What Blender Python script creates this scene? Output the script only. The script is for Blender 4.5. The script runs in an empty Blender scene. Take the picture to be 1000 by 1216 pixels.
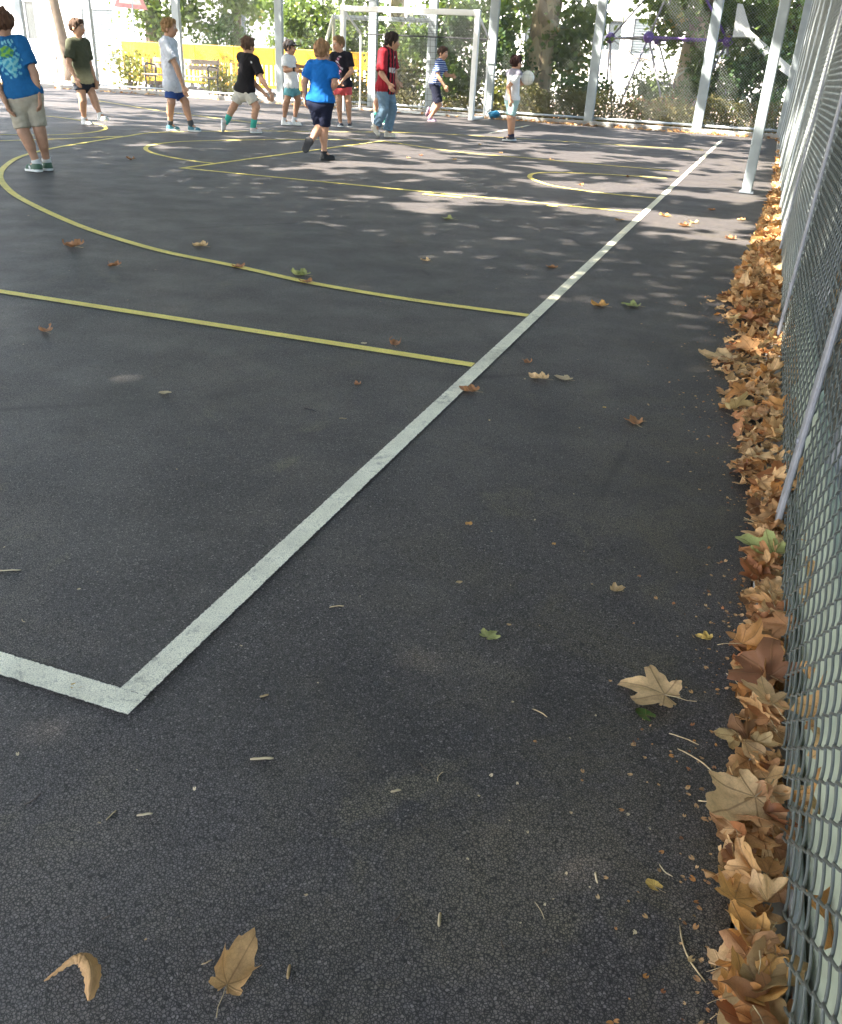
import bpy, math, random
import numpy as np
from mathutils import Vector, Matrix

random.seed(7)
rng = np.random.default_rng(11)
scene = bpy.context.scene
COL = scene.collection
R_ = math.radians

# ------------------------------------------------------------------ camera
CF, PITCH, YAW, ROLL = 1039.07, 0.47052, -0.32940, 0.05348
CAM = np.array([0.830, -0.938, 0.977])
PW, PH = 1000.0, 1216.0
_cp, _sp, _cy, _sy = math.cos(PITCH), math.sin(PITCH), math.cos(YAW), math.sin(YAW)
FWD = np.array([_sy * _cp, _cy * _cp, -_sp])
_r0 = np.array([_cy, -_sy, 0.0]); _u0 = np.cross(_r0, FWD)
RGT = _r0 * math.cos(ROLL) + _u0 * math.sin(ROLL)
UPV = -_r0 * math.sin(ROLL) + _u0 * math.cos(ROLL)
FH = np.array([FWD[0], FWD[1], 0.0]); FH /= np.linalg.norm(FH)      # horizontal view direction
RH = np.array([FH[1], -FH[0], 0.0])                                  # horizontal right


def ray(px, py):
    return FWD + RGT * (px - PW / 2) / CF - UPV * (py - PH / 2) / CF


def G(px, py, z=0.0):
    """ground point seen at a photo pixel (used to survey where things stand)"""
    d = ray(px, py); t = (z - CAM[2]) / d[2]
    return CAM + d * t


def AY(px, py, y):
    """point on the upright plane Y = y"""
    d = ray(px, py); t = (y - CAM[1]) / d[1]
    return CAM + d * t


cam_d = bpy.data.cameras.new('camera'); cam = bpy.data.objects.new('camera', cam_d); COL.objects.link(cam)
cam_d.sensor_fit = 'VERTICAL'; cam_d.sensor_height = 24.0; cam_d.lens = 24.0 * CF / PH
cam_d.clip_start = 0.02; cam_d.clip_end = 600
cam.matrix_world = Matrix(((RGT[0], UPV[0], -FWD[0], CAM[0]), (RGT[1], UPV[1], -FWD[1], CAM[1]),
                           (RGT[2], UPV[2], -FWD[2], CAM[2]), (0, 0, 0, 1)))
scene.camera = cam

# ------------------------------------------------------------------ light
SUN_EL = R_(50)
SD = np.array([-0.80, -0.60, 0.0])                    # horizontal direction towards the sun
TAN = math.tan(SUN_EL)
sun_dir = Vector((SD[0] * math.cos(SUN_EL), SD[1] * math.cos(SUN_EL), math.sin(SUN_EL)))
sd = bpy.data.lights.new('sun', 'SUN'); so = bpy.data.objects.new('sun', sd); COL.objects.link(so)
sd.energy = 4.1; sd.angle = R_(0.55); sd.color = (1.0, 0.93, 0.82)
so.rotation_euler = (-sun_dir).to_track_quat('-Z', 'Y').to_euler()
w = bpy.data.worlds.new('World'); scene.world = w; w.use_nodes = True
wn = w.node_tree; sky = wn.nodes.new('ShaderNodeTexSky'); sky.sky_type = 'NISHITA'; sky.sun_disc = False
sky.sun_elevation = SUN_EL; sky.sun_rotation = math.atan2(SD[0], SD[1])
sky.air_density = 1.0; sky.dust_density = 2.4; sky.ozone_density = 0.7
bg = wn.nodes['Background']; bg.inputs['Strength'].default_value = 0.13
wn.links.new(sky.outputs['Color'], bg.inputs['Color'])
scene.view_settings.view_transform = 'Standard'; scene.view_settings.look = 'None'
scene.view_settings.exposure = 3.25; scene.view_settings.gamma = 1.0
scene.render.engine = 'CYCLES'
scene.cycles.use_denoising = True
try:
    scene.cycles.denoiser = 'OPENIMAGEDENOISE'
except Exception:
    pass
scene.cycles.max_bounces = 6; scene.cycles.transparent_max_bounces = 8
scene.cycles.sample_clamp_indirect = 6.0


# ------------------------------------------------------------------ materials
class NT:
    def __init__(s, name):
        s.m = bpy.data.materials.new(name); s.m.use_nodes = True
        s.t = s.m.node_tree; s.b = s.t.nodes['Principled BSDF']; s.o = s.t.nodes['Material Output']

    def n(s, t, **k):
        x = s.t.nodes.new(t)
        for a, v in k.items():
            if a.startswith('i_'):
                key = a[2:]
                x.inputs[int(key) if key.isdigit() else key.replace('_', ' ')].default_value = v
            else:
                setattr(x, a, v)
        return x

    def l(s, a, b): s.t.links.new(a, b)

    def math(s, op, a, b=None, c=None):
        x = s.t.nodes.new('ShaderNodeMath'); x.operation = op
        for i, v in enumerate((a, b, c)):
            if v is None: continue
            if isinstance(v, (int, float)): x.inputs[i].default_value = v
            else: s.l(v, x.inputs[i])
        return x.outputs[0]

    def mix(s, f, a, b):
        x = s.t.nodes.new('ShaderNodeMix'); x.data_type = 'RGBA'
        if isinstance(f, (int, float)): x.inputs[0].default_value = f
        else: s.l(f, x.inputs[0])
        for i, v in ((6, a), (7, b)):
            if isinstance(v, tuple): x.inputs[i].default_value = (*v, 1) if len(v) == 3 else v
            else: s.l(v, x.inputs[i])
        return x.outputs[2]

    def noise(s, scale, detail=4, rough=.55, vec=None, dist=0.0):
        x = s.n('ShaderNodeTexNoise'); x.inputs['Scale'].default_value = scale
        x.inputs['Detail'].default_value = detail; x.inputs['Roughness'].default_value = rough
        x.inputs['Distortion'].default_value = dist
        if vec is not None: s.l(vec, x.inputs['Vector'])
        return x.outputs['Fac']

    def ramp(s, f, *stops, interp='LINEAR'):
        x = s.n('ShaderNodeValToRGB'); s.l(f, x.inputs[0]); e = x.color_ramp.elements
        x.color_ramp.interpolation = interp
        while len(e) < len(stops): e.new(.5)
        for k, (p, c) in zip(e, stops):
            k.position = p
            if isinstance(c, (int, float)): c = (c, c, c)
            k.color = (*c, 1)
        return x.outputs['Color']

    def obj(s):
        return s.n('ShaderNodeTexCoord').outputs['Object']

    def geo(s):
        return s.n('ShaderNodeNewGeometry').outputs['Position']

    def bump(s, h, strength=.4, dist=.01):
        x = s.n('ShaderNodeBump'); x.inputs['Strength'].default_value = strength
        x.inputs['Distance'].default_value = dist
        s.l(h, x.inputs['Height']); s.l(x.outputs[0], s.b.inputs['Normal']); return x

    def set(s, **k):
        for a, v in k.items():
            s.b.inputs[a.replace('_', ' ')].default_value = v
        return s


def simple(name, c, rough=.6, metal=0.0, var=.18, scale=14, bump=0.0, bscale=80, spec=.4):
    m = NT(name); g = m.geo(); f = m.noise(scale, 4, .6, g)
    m.l(m.mix(m.ramp(f, (.3, 0), (.7, 1)), tuple(x * (1 - var) for x in c), tuple(min(1, x * (1 + var)) for x in c)), m.b.inputs['Base Color'])
    m.set(Roughness=rough, Metallic=metal); m.b.inputs['Specular IOR Level'].default_value = spec
    if bump: m.bump(m.noise(bscale, 3, .6, g), bump, .004)
    return m.m


def asphalt_nodes(m):
    g = m.geo()
    vo = m.n('ShaderNodeTexVoronoi'); m.l(g, vo.inputs['Vector']); vo.inputs['Scale'].default_value = 235; vo.inputs['Randomness'].default_value = 1
    vo2 = m.n('ShaderNodeTexVoronoi'); m.l(g, vo2.inputs['Vector']); vo2.inputs['Scale'].default_value = 560
    sep = m.n('ShaderNodeSeparateColor'); m.l(vo.outputs['Color'], sep.inputs[0])
    stone = m.ramp(sep.outputs[0], (0, (.060, .050, .049)), (.5, (.110, .093, .090)), (.88, (.172, .147, .142)), (1, (.29, .25, .24)))
    ve = m.n('ShaderNodeTexVoronoi', feature='DISTANCE_TO_EDGE'); m.l(g, ve.inputs['Vector']); ve.inputs['Scale'].default_value = 235
    fine = m.noise(900, 3, .75, g); pore = m.noise(230, 4, .75, g)
    gap = m.ramp(m.math('ADD', ve.outputs['Distance'], m.math('MULTIPLY', m.math('SUBTRACT', fine, .5), .10)), (.035, .03), (.19, 1))
    gap = m.mix(m.ramp(pore, (.37, .85), (.50, 0)), gap, (.07, .07, .07))
    gap = m.mix(m.ramp(fine, (.35, .30), (.65, 0)), gap, (.2, .2, .2))
    c = stone
    # broad wear: dusty pale patches, darker damp areas, brownish stains, long scuffs
    big = m.noise(.55, 5, .6, g); c = m.mix(m.ramp(big, (.38, 0), (.66, .62)), c, (.175, .153, .150))
    md = m.noise(2.1, 6, .68, g, .6); c = m.mix(m.ramp(md, (.50, 0), (.72, .72)), c, (.26, .215, .175))
    dk = m.noise(1.2, 5, .6, g, .3); c = m.mix(m.ramp(dk, (.30, .50), (.48, 0)), c, (.020, .019, .019))
    mp = m.n('ShaderNodeMapping'); m.l(g, mp.inputs['Vector']); mp.inputs['Scale'].default_value = (.35, 2.6, 1); mp.inputs['Rotation'].default_value = (0, 0, .12)
    st = m.noise(1.5, 6, .7, mp.outputs[0], .5); c = m.mix(m.ramp(st, (.54, 0), (.74, .45)), c, (.18, .158, .155))
    hs = m.noise(3.1, 5, .62, g, .9); c = m.mix(m.ramp(hs, (.61, 0), (.69, .55)), c, (.27, .23, .15))
    hs2 = m.noise(2.3, 6, .7, m.n('ShaderNodeMapping', i_Location=(7, 3, 0)).outputs[0] if False else g, 2.2); c = m.mix(m.ramp(hs2, (.62, 0), (.66, .38)), c, (.21, .185, .175))
    sx = m.n('ShaderNodeSeparateXYZ'); m.l(g, sx.inputs[0])
    edge = m.math('MULTIPLY', m.ramp(sx.outputs[0], (0, 0), (.9, 1)), m.ramp(m.noise(4.5, 6, .7, g, .8), (.46, 0), (.64, .75)))
    c = m.mix(edge, c, (.20, .165, .10))                      # humus ground into the surface beside the drift
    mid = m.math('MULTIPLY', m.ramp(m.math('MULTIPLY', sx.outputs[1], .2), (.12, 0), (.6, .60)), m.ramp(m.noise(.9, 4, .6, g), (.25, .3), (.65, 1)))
    c = m.mix(mid, c, (.165, .146, .144))                        # paler further out: grazing sheen and thinner shade put into the colour
    crk = m.n('ShaderNodeTexVoronoi', feature='DISTANCE_TO_EDGE'); m.l(m.mix(.25, g, m.n('ShaderNodeTexNoise', i_Scale=2.0).outputs['Color']), crk.inputs['Vector']); crk.inputs['Scale'].default_value = .42
    c = m.mix(m.math('MULTIPLY', m.ramp(crk.outputs['Distance'], (0, 1), (.006, 0)), m.ramp(m.noise(.8, 3, .6, g), (.5, 0), (.6, .6))), c, (.012, .011, .011))
    # scattered pale specks and dark gum dots
    sp = m.n('ShaderNodeTexVoronoi'); m.l(g, sp.inputs['Vector']); sp.inputs['Scale'].default_value = 5.2
    sc = m.n('ShaderNodeSeparateColor'); m.l(sp.outputs['Color'], sc.inputs[0])
    gum = m.math('MULTIPLY', m.math('LESS_THAN', sp.outputs['Distance'], m.math('MULTIPLY_ADD', sc.outputs[1], .05, .035)), m.math('GREATER_THAN', sc.outputs[0], .80))
    c = m.mix(m.math('MULTIPLY', gum, .32), c, (.12, .125, .14))
    s3 = m.n('ShaderNodeTexVoronoi'); m.l(g, s3.inputs['Vector']); s3.inputs['Scale'].default_value = 26
    s3c = m.n('ShaderNodeSeparateColor'); m.l(s3.outputs['Color'], s3c.inputs[0])
    dot = m.math('MULTIPLY', m.math('LESS_THAN', s3.outputs['Distance'], .075), m.math('GREATER_THAN', s3c.outputs[0], .90))
    c = m.mix(m.math('MULTIPLY', dot, .6), c, (.26, .23, .18))
    mul = m.n('ShaderNodeMix', data_type='RGBA', blend_type='MULTIPLY'); mul.inputs[0].default_value = 1
    m.l(c, mul.inputs[6]); m.l(gap, mul.inputs[7]); c = mul.outputs[2]
    h = m.math('ADD', m.math('MULTIPLY', m.ramp(ve.outputs['Distance'], (.0, 0), (.14, 1)), .6),
               m.math('MULTIPLY', m.ramp(vo2.outputs['Distance'], (.05, 1), (.7, 0)), .5))
    return g, c, h, big


def mat_asphalt():
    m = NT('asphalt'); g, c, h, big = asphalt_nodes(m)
    fine_noise = m.noise(900, 3, .75, g)
    m.l(c, m.b.inputs['Base Color']); m.bump(m.math('ADD', h, m.math('MULTIPLY', fine_noise, .9)), .6, .0016)
    m.l(m.ramp(m.noise(3.2, 4, .6, g), (.3, .50), (.75, .72)), m.b.inputs['Roughness'])
    m.b.inputs['Specular IOR Level'].default_value = .5
    return m.m


def mat_paint(name, col, worn=.45, fade=None):
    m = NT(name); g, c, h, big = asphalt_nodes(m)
    n1 = m.noise(38, 5, .7, g); n2 = m.noise(5, 4, .6, g); n3 = m.noise(260, 2, .6, g)
    k = m.math('ADD', m.math('MULTIPLY', n1, .42), m.math('ADD', m.math('MULTIPLY', n2, .40), m.math('MULTIPLY', n3, .18)))
    mask = m.ramp(k, (worn - .05, .45), (worn + .05, .98))
    uvn = m.n('ShaderNodeUVMap'); su = m.n('ShaderNodeSeparateXYZ'); m.l(uvn.outputs[0], su.inputs[0])
    ed = m.math('SUBTRACT', m.math('ADD', 1.0, m.math('MULTIPLY', m.math('SUBTRACT', m.noise(110, 4, .7, g), .56), .34)), m.math('ABSOLUTE', su.outputs[1]))
    mask = m.math('MULTIPLY', mask, m.ramp(ed, (.0, 0), (.05, 1)))
    scuff = m.noise(2.6, 5, .7, g, 1.5); mask = m.math('MULTIPLY', mask, m.ramp(scuff, (.28, .7), (.42, 1)))
    tone = m.mix(m.ramp(m.noise(9, 5, .6, g), (.3, 0), (.7, 1)), tuple(x * .80 for x in col), tuple(min(1, x * 1.12) for x in col))
    dirt = m.ramp(h, (.15, .0), (.55, 1)); tone = m.mix(dirt, tuple(x * .55 for x in col), tone)
    m.l(m.mix(mask, c, tone), m.b.inputs['Base Color']); m.bump(h, .45, .003)
    m.set(Roughness=.62); m.b.inputs['Specular IOR Level'].default_value = .35
    return m.m


def leaf_mat(name, stops, trans=.25, rough=.55, veins=True):
    m = NT(name)
    at = m.n('ShaderNodeAttribute', attribute_name='rnd'); oi = m.n('ShaderNodeObjectInfo')
    v = m.math('FRACT', m.math('ADD', at.outputs['Fac'], oi.outputs['Random']))
    c = m.ramp(v, *stops)
    uv = m.n('ShaderNodeUVMap'); sx = m.n('ShaderNodeSeparateXYZ'); m.l(uv.outputs[0], sx.inputs[0])
    if veins:
        ang = m.math('ARCTAN2', sx.outputs[0], sx.outputs[1])
        r = m.math('SQRT', m.math('ADD', m.math('MULTIPLY', sx.outputs[0], sx.outputs[0]), m.math('MULTIPLY', sx.outputs[1], sx.outputs[1])))
        pp = m.math('PINGPONG', ang, .43)
        d = m.math('MULTIPLY', r, m.math('SINE', pp))
        vm = m.ramp(d, (.0, 1), (.022, 0))
        c = m.mix(m.math('MULTIPLY', vm, .55), c, (.20, .105, .045))
        fine = m.n('ShaderNodeTexVoronoi', feature='DISTANCE_TO_EDGE'); m.l(uv.outputs[0], fine.inputs['Vector']); fine.inputs['Scale'].default_value = 14
        c = m.mix(m.math('MULTIPLY', m.ramp(fine.outputs['Distance'], (0, 1), (.06, 0)), .22), c, (.16, .085, .035))
    bl = m.noise(3.2, 5, .65, uv.outputs[0], .4)
    c = m.mix(m.ramp(bl, (.45, 0), (.75, .55)), c, (.13, .055, .022))
    m.l(c, m.b.inputs['Base Color']); m.set(Roughness=rough); m.b.inputs['Specular IOR Level'].default_value = .3
    if veins: m.bump(m.math('ADD', vm, bl), .35, .003)
    tr = m.n('ShaderNodeBsdfTranslucent'); m.l(c, tr.inputs['Color'])
    mx = m.n('ShaderNodeMixShader'); mx.inputs[0].default_value = trans
    m.l(m.b.outputs[0], mx.inputs[1]); m.l(tr.outputs[0], mx.inputs[2]); m.l(mx.outputs[0], m.o.inputs['Surface'])
    return m.m


def foliage_mat(name, dark, light, accent=None, trans=.35):
    m = NT(name); at = m.n('ShaderNodeAttribute', attribute_name='rnd')
    st = [(0, dark), (.7, light)]
    if accent: st += [(.86, light), (.97, accent)]
    c = m.ramp(at.outputs['Fac'], *st)
    m.l(c, m.b.inputs['Base Color']); m.set(Roughness=.45); m.b.inputs['Specular IOR Level'].default_value = .4
    tr = m.n('ShaderNodeBsdfTranslucent'); m.l(m.mix(.5, c, (.22, .30, .03)), tr.inputs['Color'])
    mx = m.n('ShaderNodeMixShader'); mx.inputs[0].default_value = trans
    m.l(m.b.outputs[0], mx.inputs[1]); m.l(tr.outputs[0], mx.inputs[2]); m.l(mx.outputs[0], m.o.inputs['Surface'])
    return m.m


def mat_vcol(name, rough=.8, bump=.25, bscale=420, spec=.25):
    m = NT(name); at = m.n('ShaderNodeAttribute', attribute_name='paint'); g = m.obj()
    n1 = m.noise(30, 4, .6, g)
    mul = m.n('ShaderNodeMix', data_type='RGBA', blend_type='MULTIPLY'); mul.inputs[0].default_value = 1
    m.l(at.outputs['Color'], mul.inputs[6]); m.l(m.ramp(n1, (.25, .84), (.75, 1.08)), mul.inputs[7])
    m.l(mul.outputs[2], m.b.inputs['Base Color']); m.set(Roughness=rough); m.b.inputs['Specular IOR Level'].default_value = spec
    m.bump(m.math('ADD', m.noise(bscale, 2, .5, g), m.math('MULTIPLY', m.noise(22, 3, .5, g), 1.3)), bump, .006)
    return m.m


M = {}
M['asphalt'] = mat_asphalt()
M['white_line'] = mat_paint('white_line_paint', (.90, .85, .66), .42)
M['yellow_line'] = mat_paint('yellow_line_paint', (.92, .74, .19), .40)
M['galv'] = simple('galvanised_steel', (.46, .50, .53), .42, .55, .12, 9)
M['post'] = simple('grey_painted_post', (.29, .325, .335), .5, .1, .12, 5)
M['bar'] = simple('fence_bar_steel', (.30, .30, .32), .5, .3, .14, 20)
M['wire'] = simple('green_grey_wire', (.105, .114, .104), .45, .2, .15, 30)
M['lit_wire'] = simple('side_wire_lit', (.25, .27, .26), .45, .2, .15, 30)  # same side fence wire, paler: sun and sky light put into the colour
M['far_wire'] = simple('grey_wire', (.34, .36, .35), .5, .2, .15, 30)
M['concrete'] = simple('concrete', (.27, .26, .24), .85, 0, .25, 6, .5, 60)
M['kick'] = simple('pale_green_concrete', (.37, .41, .32), .85, 0, .16, 11, .35, 45)
M['white_metal'] = simple('white_paint', (.80, .80, .78), .4, 0, .06, 7)
M['net'] = simple('dark_net_cord', (.03, .03, .035), .8)
M['soil'] = simple('leafy_soil', (.20, .15, .11), .95, 0, .5, 9, .8, 30)
M['paving'] = simple('pale_paving', (.52, .49, .45), .9, 0, .12, 3, .3, 40)
M['plaster'] = simple('white_plaster', (.82, .80, .77), .9, 0, .06, 2, .2, 30)
M['pink_plaster'] = simple('pinkish_plaster', (.62, .50, .46), .9, 0, .08, 2, .2, 30)
M['shutter'] = simple('grey_shutter', (.12, .14, .145), .6, 0, .15, 4)
M['glass'] = simple('window_glass', (.06, .07, .075), .12, 0, .2, 2, spec=.6)
M['frame'] = simple('window_frame', (.55, .54, .52), .6)
M['roof'] = simple('roof_tile', (.33, .16, .10), .8, 0, .2, 8)
M['yellow'] = simple('yellow_plastic', (.62, .34, .012), .5, 0, .35, 7)
M['wood'] = simple('weathered_wood', (.27, .22, .18), .8, 0, .25, 12, .4, 50)
M['iron'] = simple('dark_iron', (.05, .05, .055), .5, .5)
M['purple'] = simple('purple_plastic', (.15, .075, .34), .4, 0, .12, 6)
M['tube'] = simple('steel_tube_grey', (.30, .28, .33), .4, .4)
M['rope'] = simple('pale_rope', (.36, .38, .32), .9)
M['red_sign'] = simple('faded_red_sign', (.66, .30, .31), .5)
M['sign_white'] = simple('sign_white', (.75, .74, .70), .5)
M['slide'] = simple('pale_grey_slide', (.55, .55, .52), .4, .2, .1, 6)
M['cream'] = simple('cream_paint', (.62, .57, .42), .55)
M['blue_bag'] = simple('blue_nylon', (.03, .20, .36), .6, 0, .25, 20, .4, 60)
M['black_strap'] = simple('black_webbing', (.015, .015, .017), .8)
M['ball'] = simple('white_ball_leather', (.80, .78, .70), .45, 0, .05, 20)
M['ball_seam'] = simple('ball_seam', (.35, .34, .31), .7)
M['bark'] = None


def mat_bark():
    m = NT('plane_bark'); g = m.geo()
    mp = m.n('ShaderNodeMapping'); m.l(g, mp.inputs['Vector']); mp.inputs['Scale'].default_value = (1, 1, .45)
    v = m.n('ShaderNodeTexVoronoi'); m.l(mp.outputs[0], v.inputs['Vector']); v.inputs['Scale'].default_value = 7
    sp = m.n('ShaderNodeSeparateColor'); m.l(v.outputs['Color'], sp.inputs[0])
    n = m.noise(3.5, 5, .6, mp.outputs[0], .8)
    k = m.math('ADD', m.math('MULTIPLY', sp.outputs[0], .5), m.math('MULTIPLY', n, .6))
    c = m.ramp(k, (.2, (.12, .09, .06)), (.45, (.27, .20, .13)), (.65, (.44, .35, .22)), (.85, (.55, .47, .32)))
    m.l(c, m.b.inputs['Base Color']); m.set(Roughness=.9); m.bump(m.math('ADD', n, m.noise(40, 4, .6, mp.outputs[0])), .6, .03)
    return m.m


M['bark'] = mat_bark()
M['dark_bark'] = simple('dark_bark', (.10, .075, .055), .95, 0, .4, 9, .8, 25)
TAN_STOPS = ((0, (.62, .36, .155)), (.20, (.70, .46, .23)), (.34, (.52, .235, .075)), (.50, (.72, .48, .24)), (.60, (.35, .13, .05)), (.74, (.66, .40, .18)), (.82, (.62, .28, .075)), (.90, (.17, .06, .03)), (1, (.55, .40, .18)))
M['dry_leaf'] = leaf_mat('dry_plane_leaf', TAN_STOPS)
M['tan_leaf'] = leaf_mat('tan_leaf', ((0, (.72, .48, .24)), (1, (.74, .50, .26))))
M['orange_leaf'] = leaf_mat('orange_leaf', ((0, (.62, .33, .10)), (1, (.66, .37, .12))))
M['fold_leaf'] = leaf_mat('folded_leaf', ((0, (.62, .36, .15)), (1, (.64, .38, .16))))
M['brown_leaf'] = leaf_mat('brown_leaf', ((0, (.36, .17, .08)), (1, (.43, .22, .10))))
M['yellow_leaf'] = leaf_mat('yellow_leaf', ((0, (.60, .40, .10)), (1, (.62, .43, .12))))
M['green_leaf'] = leaf_mat('green_yellow_leaf', ((0, (.34, .37, .13)), (1, (.38, .38, .15))))
M['dark_green_leaf'] = leaf_mat('dark_green_leaf', ((0, (.05, .12, .03)), (1, (.06, .13, .03))))
M['twig'] = simple('dry_twig', (.42, .32, .18), .8, 0, .3, 60)
M['scrap'] = leaf_mat('pale_scrap', ((0, (.50, .40, .24)), (.5, (.62, .52, .34)), (1, (.45, .30, .14))), veins=False)
M['fol_mid'] = foliage_mat('plane_foliage', (.028, .060, .013), (.12, .18, .038), (.42, .28, .05), .37)
M['fol_dark'] = foliage_mat('laurel_foliage', (.018, .045, .016), (.070, .13, .042), (.20, .23, .07), .28)
M['fol_ivy'] = foliage_mat('ivy_foliage', (.03, .06, .015), (.12, .17, .05), (.22, .22, .07), .3)
M['fol_hedge'] = foliage_mat('hedge_foliage', (.06, .050, .02), (.15, .125, .045), (.32, .09, .07), .28)
M['fol_yel'] = foliage_mat('yellowing_foliage', (.10, .12, .03), (.28, .24, .06), (.50, .26, .05), .4)
M['fol_canopy'] = foliage_mat('canopy_foliage', (.04, .07, .015), (.10, .15, .03), (.25, .22, .05), .25)
M['skin'] = None


# ------------------------------------------------------------------ mesh helpers
class MB:
    def __init__(s): s.v = []; s.f = []; s.mi = []

    def add(s, v, f, mi=0):
        o = len(s.v); s.v += [tuple(map(float, p)) for p in v]; s.f += [tuple(i + o for i in q) for q in f]; s.mi += [mi] * len(f); return s

    def box(s, c, size, rot=None, mi=0, bev=0.0):
        x, y, z = (k / 2 for k in size); c = np.array(c, float)
        if bev <= 0:
            pts = np.array([(a, b, d) for d in (-z, z) for a, b in ((-x, -y), (x, -y), (x, y), (-x, y))])
            fs = [(3, 2, 1, 0), (4, 5, 6, 7), (0, 1, 5, 4), (1, 2, 6, 5), (2, 3, 7, 6), (3, 0, 4, 7)]
        else:
            b = min(bev, x * .9, y * .9, z * .9)
            rings = []
            for zz, ins in ((-z, b), (-z + b, 0), (z - b, 0), (z, b)):
                xa, ya = x - ins, y - ins
                rings.append([(-xa + b * (ins == 0), -ya, zz), (xa - b * (ins == 0), -ya, zz), (xa, -ya + b * (ins == 0), zz), (xa, ya - b * (ins == 0), zz),
                              (xa - b * (ins == 0), ya, zz), (-xa + b * (ins == 0), ya, zz), (-xa, ya - b * (ins == 0), zz), (-xa, -ya + b * (ins == 0), zz)])
            pts = np.array([p for r in rings for p in r]); fs = []
            for k in range(3):
                for i in range(8):
                    j = (i + 1) % 8; fs.append((k * 8 + i, k * 8 + j, k * 8 + 8 + j, k * 8 + 8 + i))
            fs.append(tuple(reversed(range(8)))); fs.append(tuple(24 + i for i in range(8)))
        if rot is not None: pts = pts @ np.array(rot, float).T
        return s.add(pts + c, fs, mi)

    def tube(s, pts, rad, n=8, cap=True, mi=0, flat=None):
        P = [np.array(p, float) for p in pts]; m = len(P)
        if isinstance(rad, (int, float)): rad = [rad] * m
        T = []
        for i in range(m):
            t = P[min(i + 1, m - 1)] - P[max(i - 1, 0)]; T.append(t / (np.linalg.norm(t) + 1e-9))
        a = np.array([0, 0, 1.0]) if abs(T[0][2]) < .9 else np.array([1.0, 0, 0])
        u = np.cross(T[0], a); u /= np.linalg.norm(u)
        vs = []
        for i in range(m):
            u = u - T[i] * (u @ T[i]); u /= np.linalg.norm(u); v = np.cross(T[i], u)
            for k in range(n):
                an = 2 * math.pi * k / n
                vs.append(P[i] + rad[i] * (math.cos(an) * u + math.sin(an) * v))
        fs = [(i * n + k, i * n + (k + 1) % n, (i + 1) * n + (k + 1) % n, (i + 1) * n + k) for i in range(m - 1) for k in range(n)]
        if cap: fs += [tuple(reversed(range(n))), tuple((m - 1) * n + k for k in range(n))]
        return s.add(vs, fs, mi)

    def sphere(s, c, r, nu=14, nv=9, mi=0, sc=(1, 1, 1)):
        vs = [(c[0], c[1], c[2] - r * sc[2])]
        for j in range(1, nv):
            a = -math.pi / 2 + math.pi * j / nv
            for i in range(nu):
                b = 2 * math.pi * i / nu
                vs.append((c[0] + r * sc[0] * math.cos(a) * math.cos(b), c[1] + r * sc[1] * math.cos(a) * math.sin(b), c[2] + r * sc[2] * math.sin(a)))
        vs.append((c[0], c[1], c[2] + r * sc[2])); fs = []
        for i in range(nu):
            fs.append((0, 1 + (i + 1) % nu, 1 + i)); e = 1 + (nv - 2) * nu; fs.append((len(vs) - 1, e + i, e + (i + 1) % nu))
        for j in range(nv - 2):
            for i in range(nu):
                a = 1 + j * nu + i; b = 1 + j * nu + (i + 1) % nu; fs.append((a, b, b + nu, a + nu))
        return s.add(vs, fs, mi)

    def build(s, name, mat, parent=None, smooth=False, loc=None):
        me = bpy.data.meshes.new(name); v = np.array(s.v)
        if loc is not None: v = v - np.array(loc, float)
        me.from_pydata(v.tolist(), [], s.f); 
        for mm in (mat if isinstance(mat, (list, tuple)) else [mat]): me.materials.append(mm)
        if len(me.materials) > 1: me.polygons.foreach_set('material_index', s.mi)
        if smooth: me.polygons.foreach_set('use_smooth', [True] * len(me.polygons))
        me.update()
        return link(name, me, parent, loc)


def link(name, me, parent=None, loc=None):
    o = bpy.data.objects.new(name, me); COL.objects.link(o)
    if loc is not None: o.location = loc
    if parent is not None:
        o.parent = parent
        if loc is None: o.matrix_parent_inverse = Matrix.Translation(-Vector(parent.location)) if parent.rotation_euler[2] == 0 else parent.matrix_basis.inverted()
    return o


def tag(o, label=None, cat=None, group=None, kind=None):
    if label: o['label'] = label
    if cat: o['category'] = cat
    if group: o['group'] = group
    if kind: o['kind'] = kind
    return o


def thing(name, loc, label, cat, group=None):
    o = bpy.data.objects.new(name, None); COL.objects.link(o); o.location = tuple(float(k) for k in loc); o.empty_display_size = .1
    return tag(o, label, cat, group)


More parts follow.
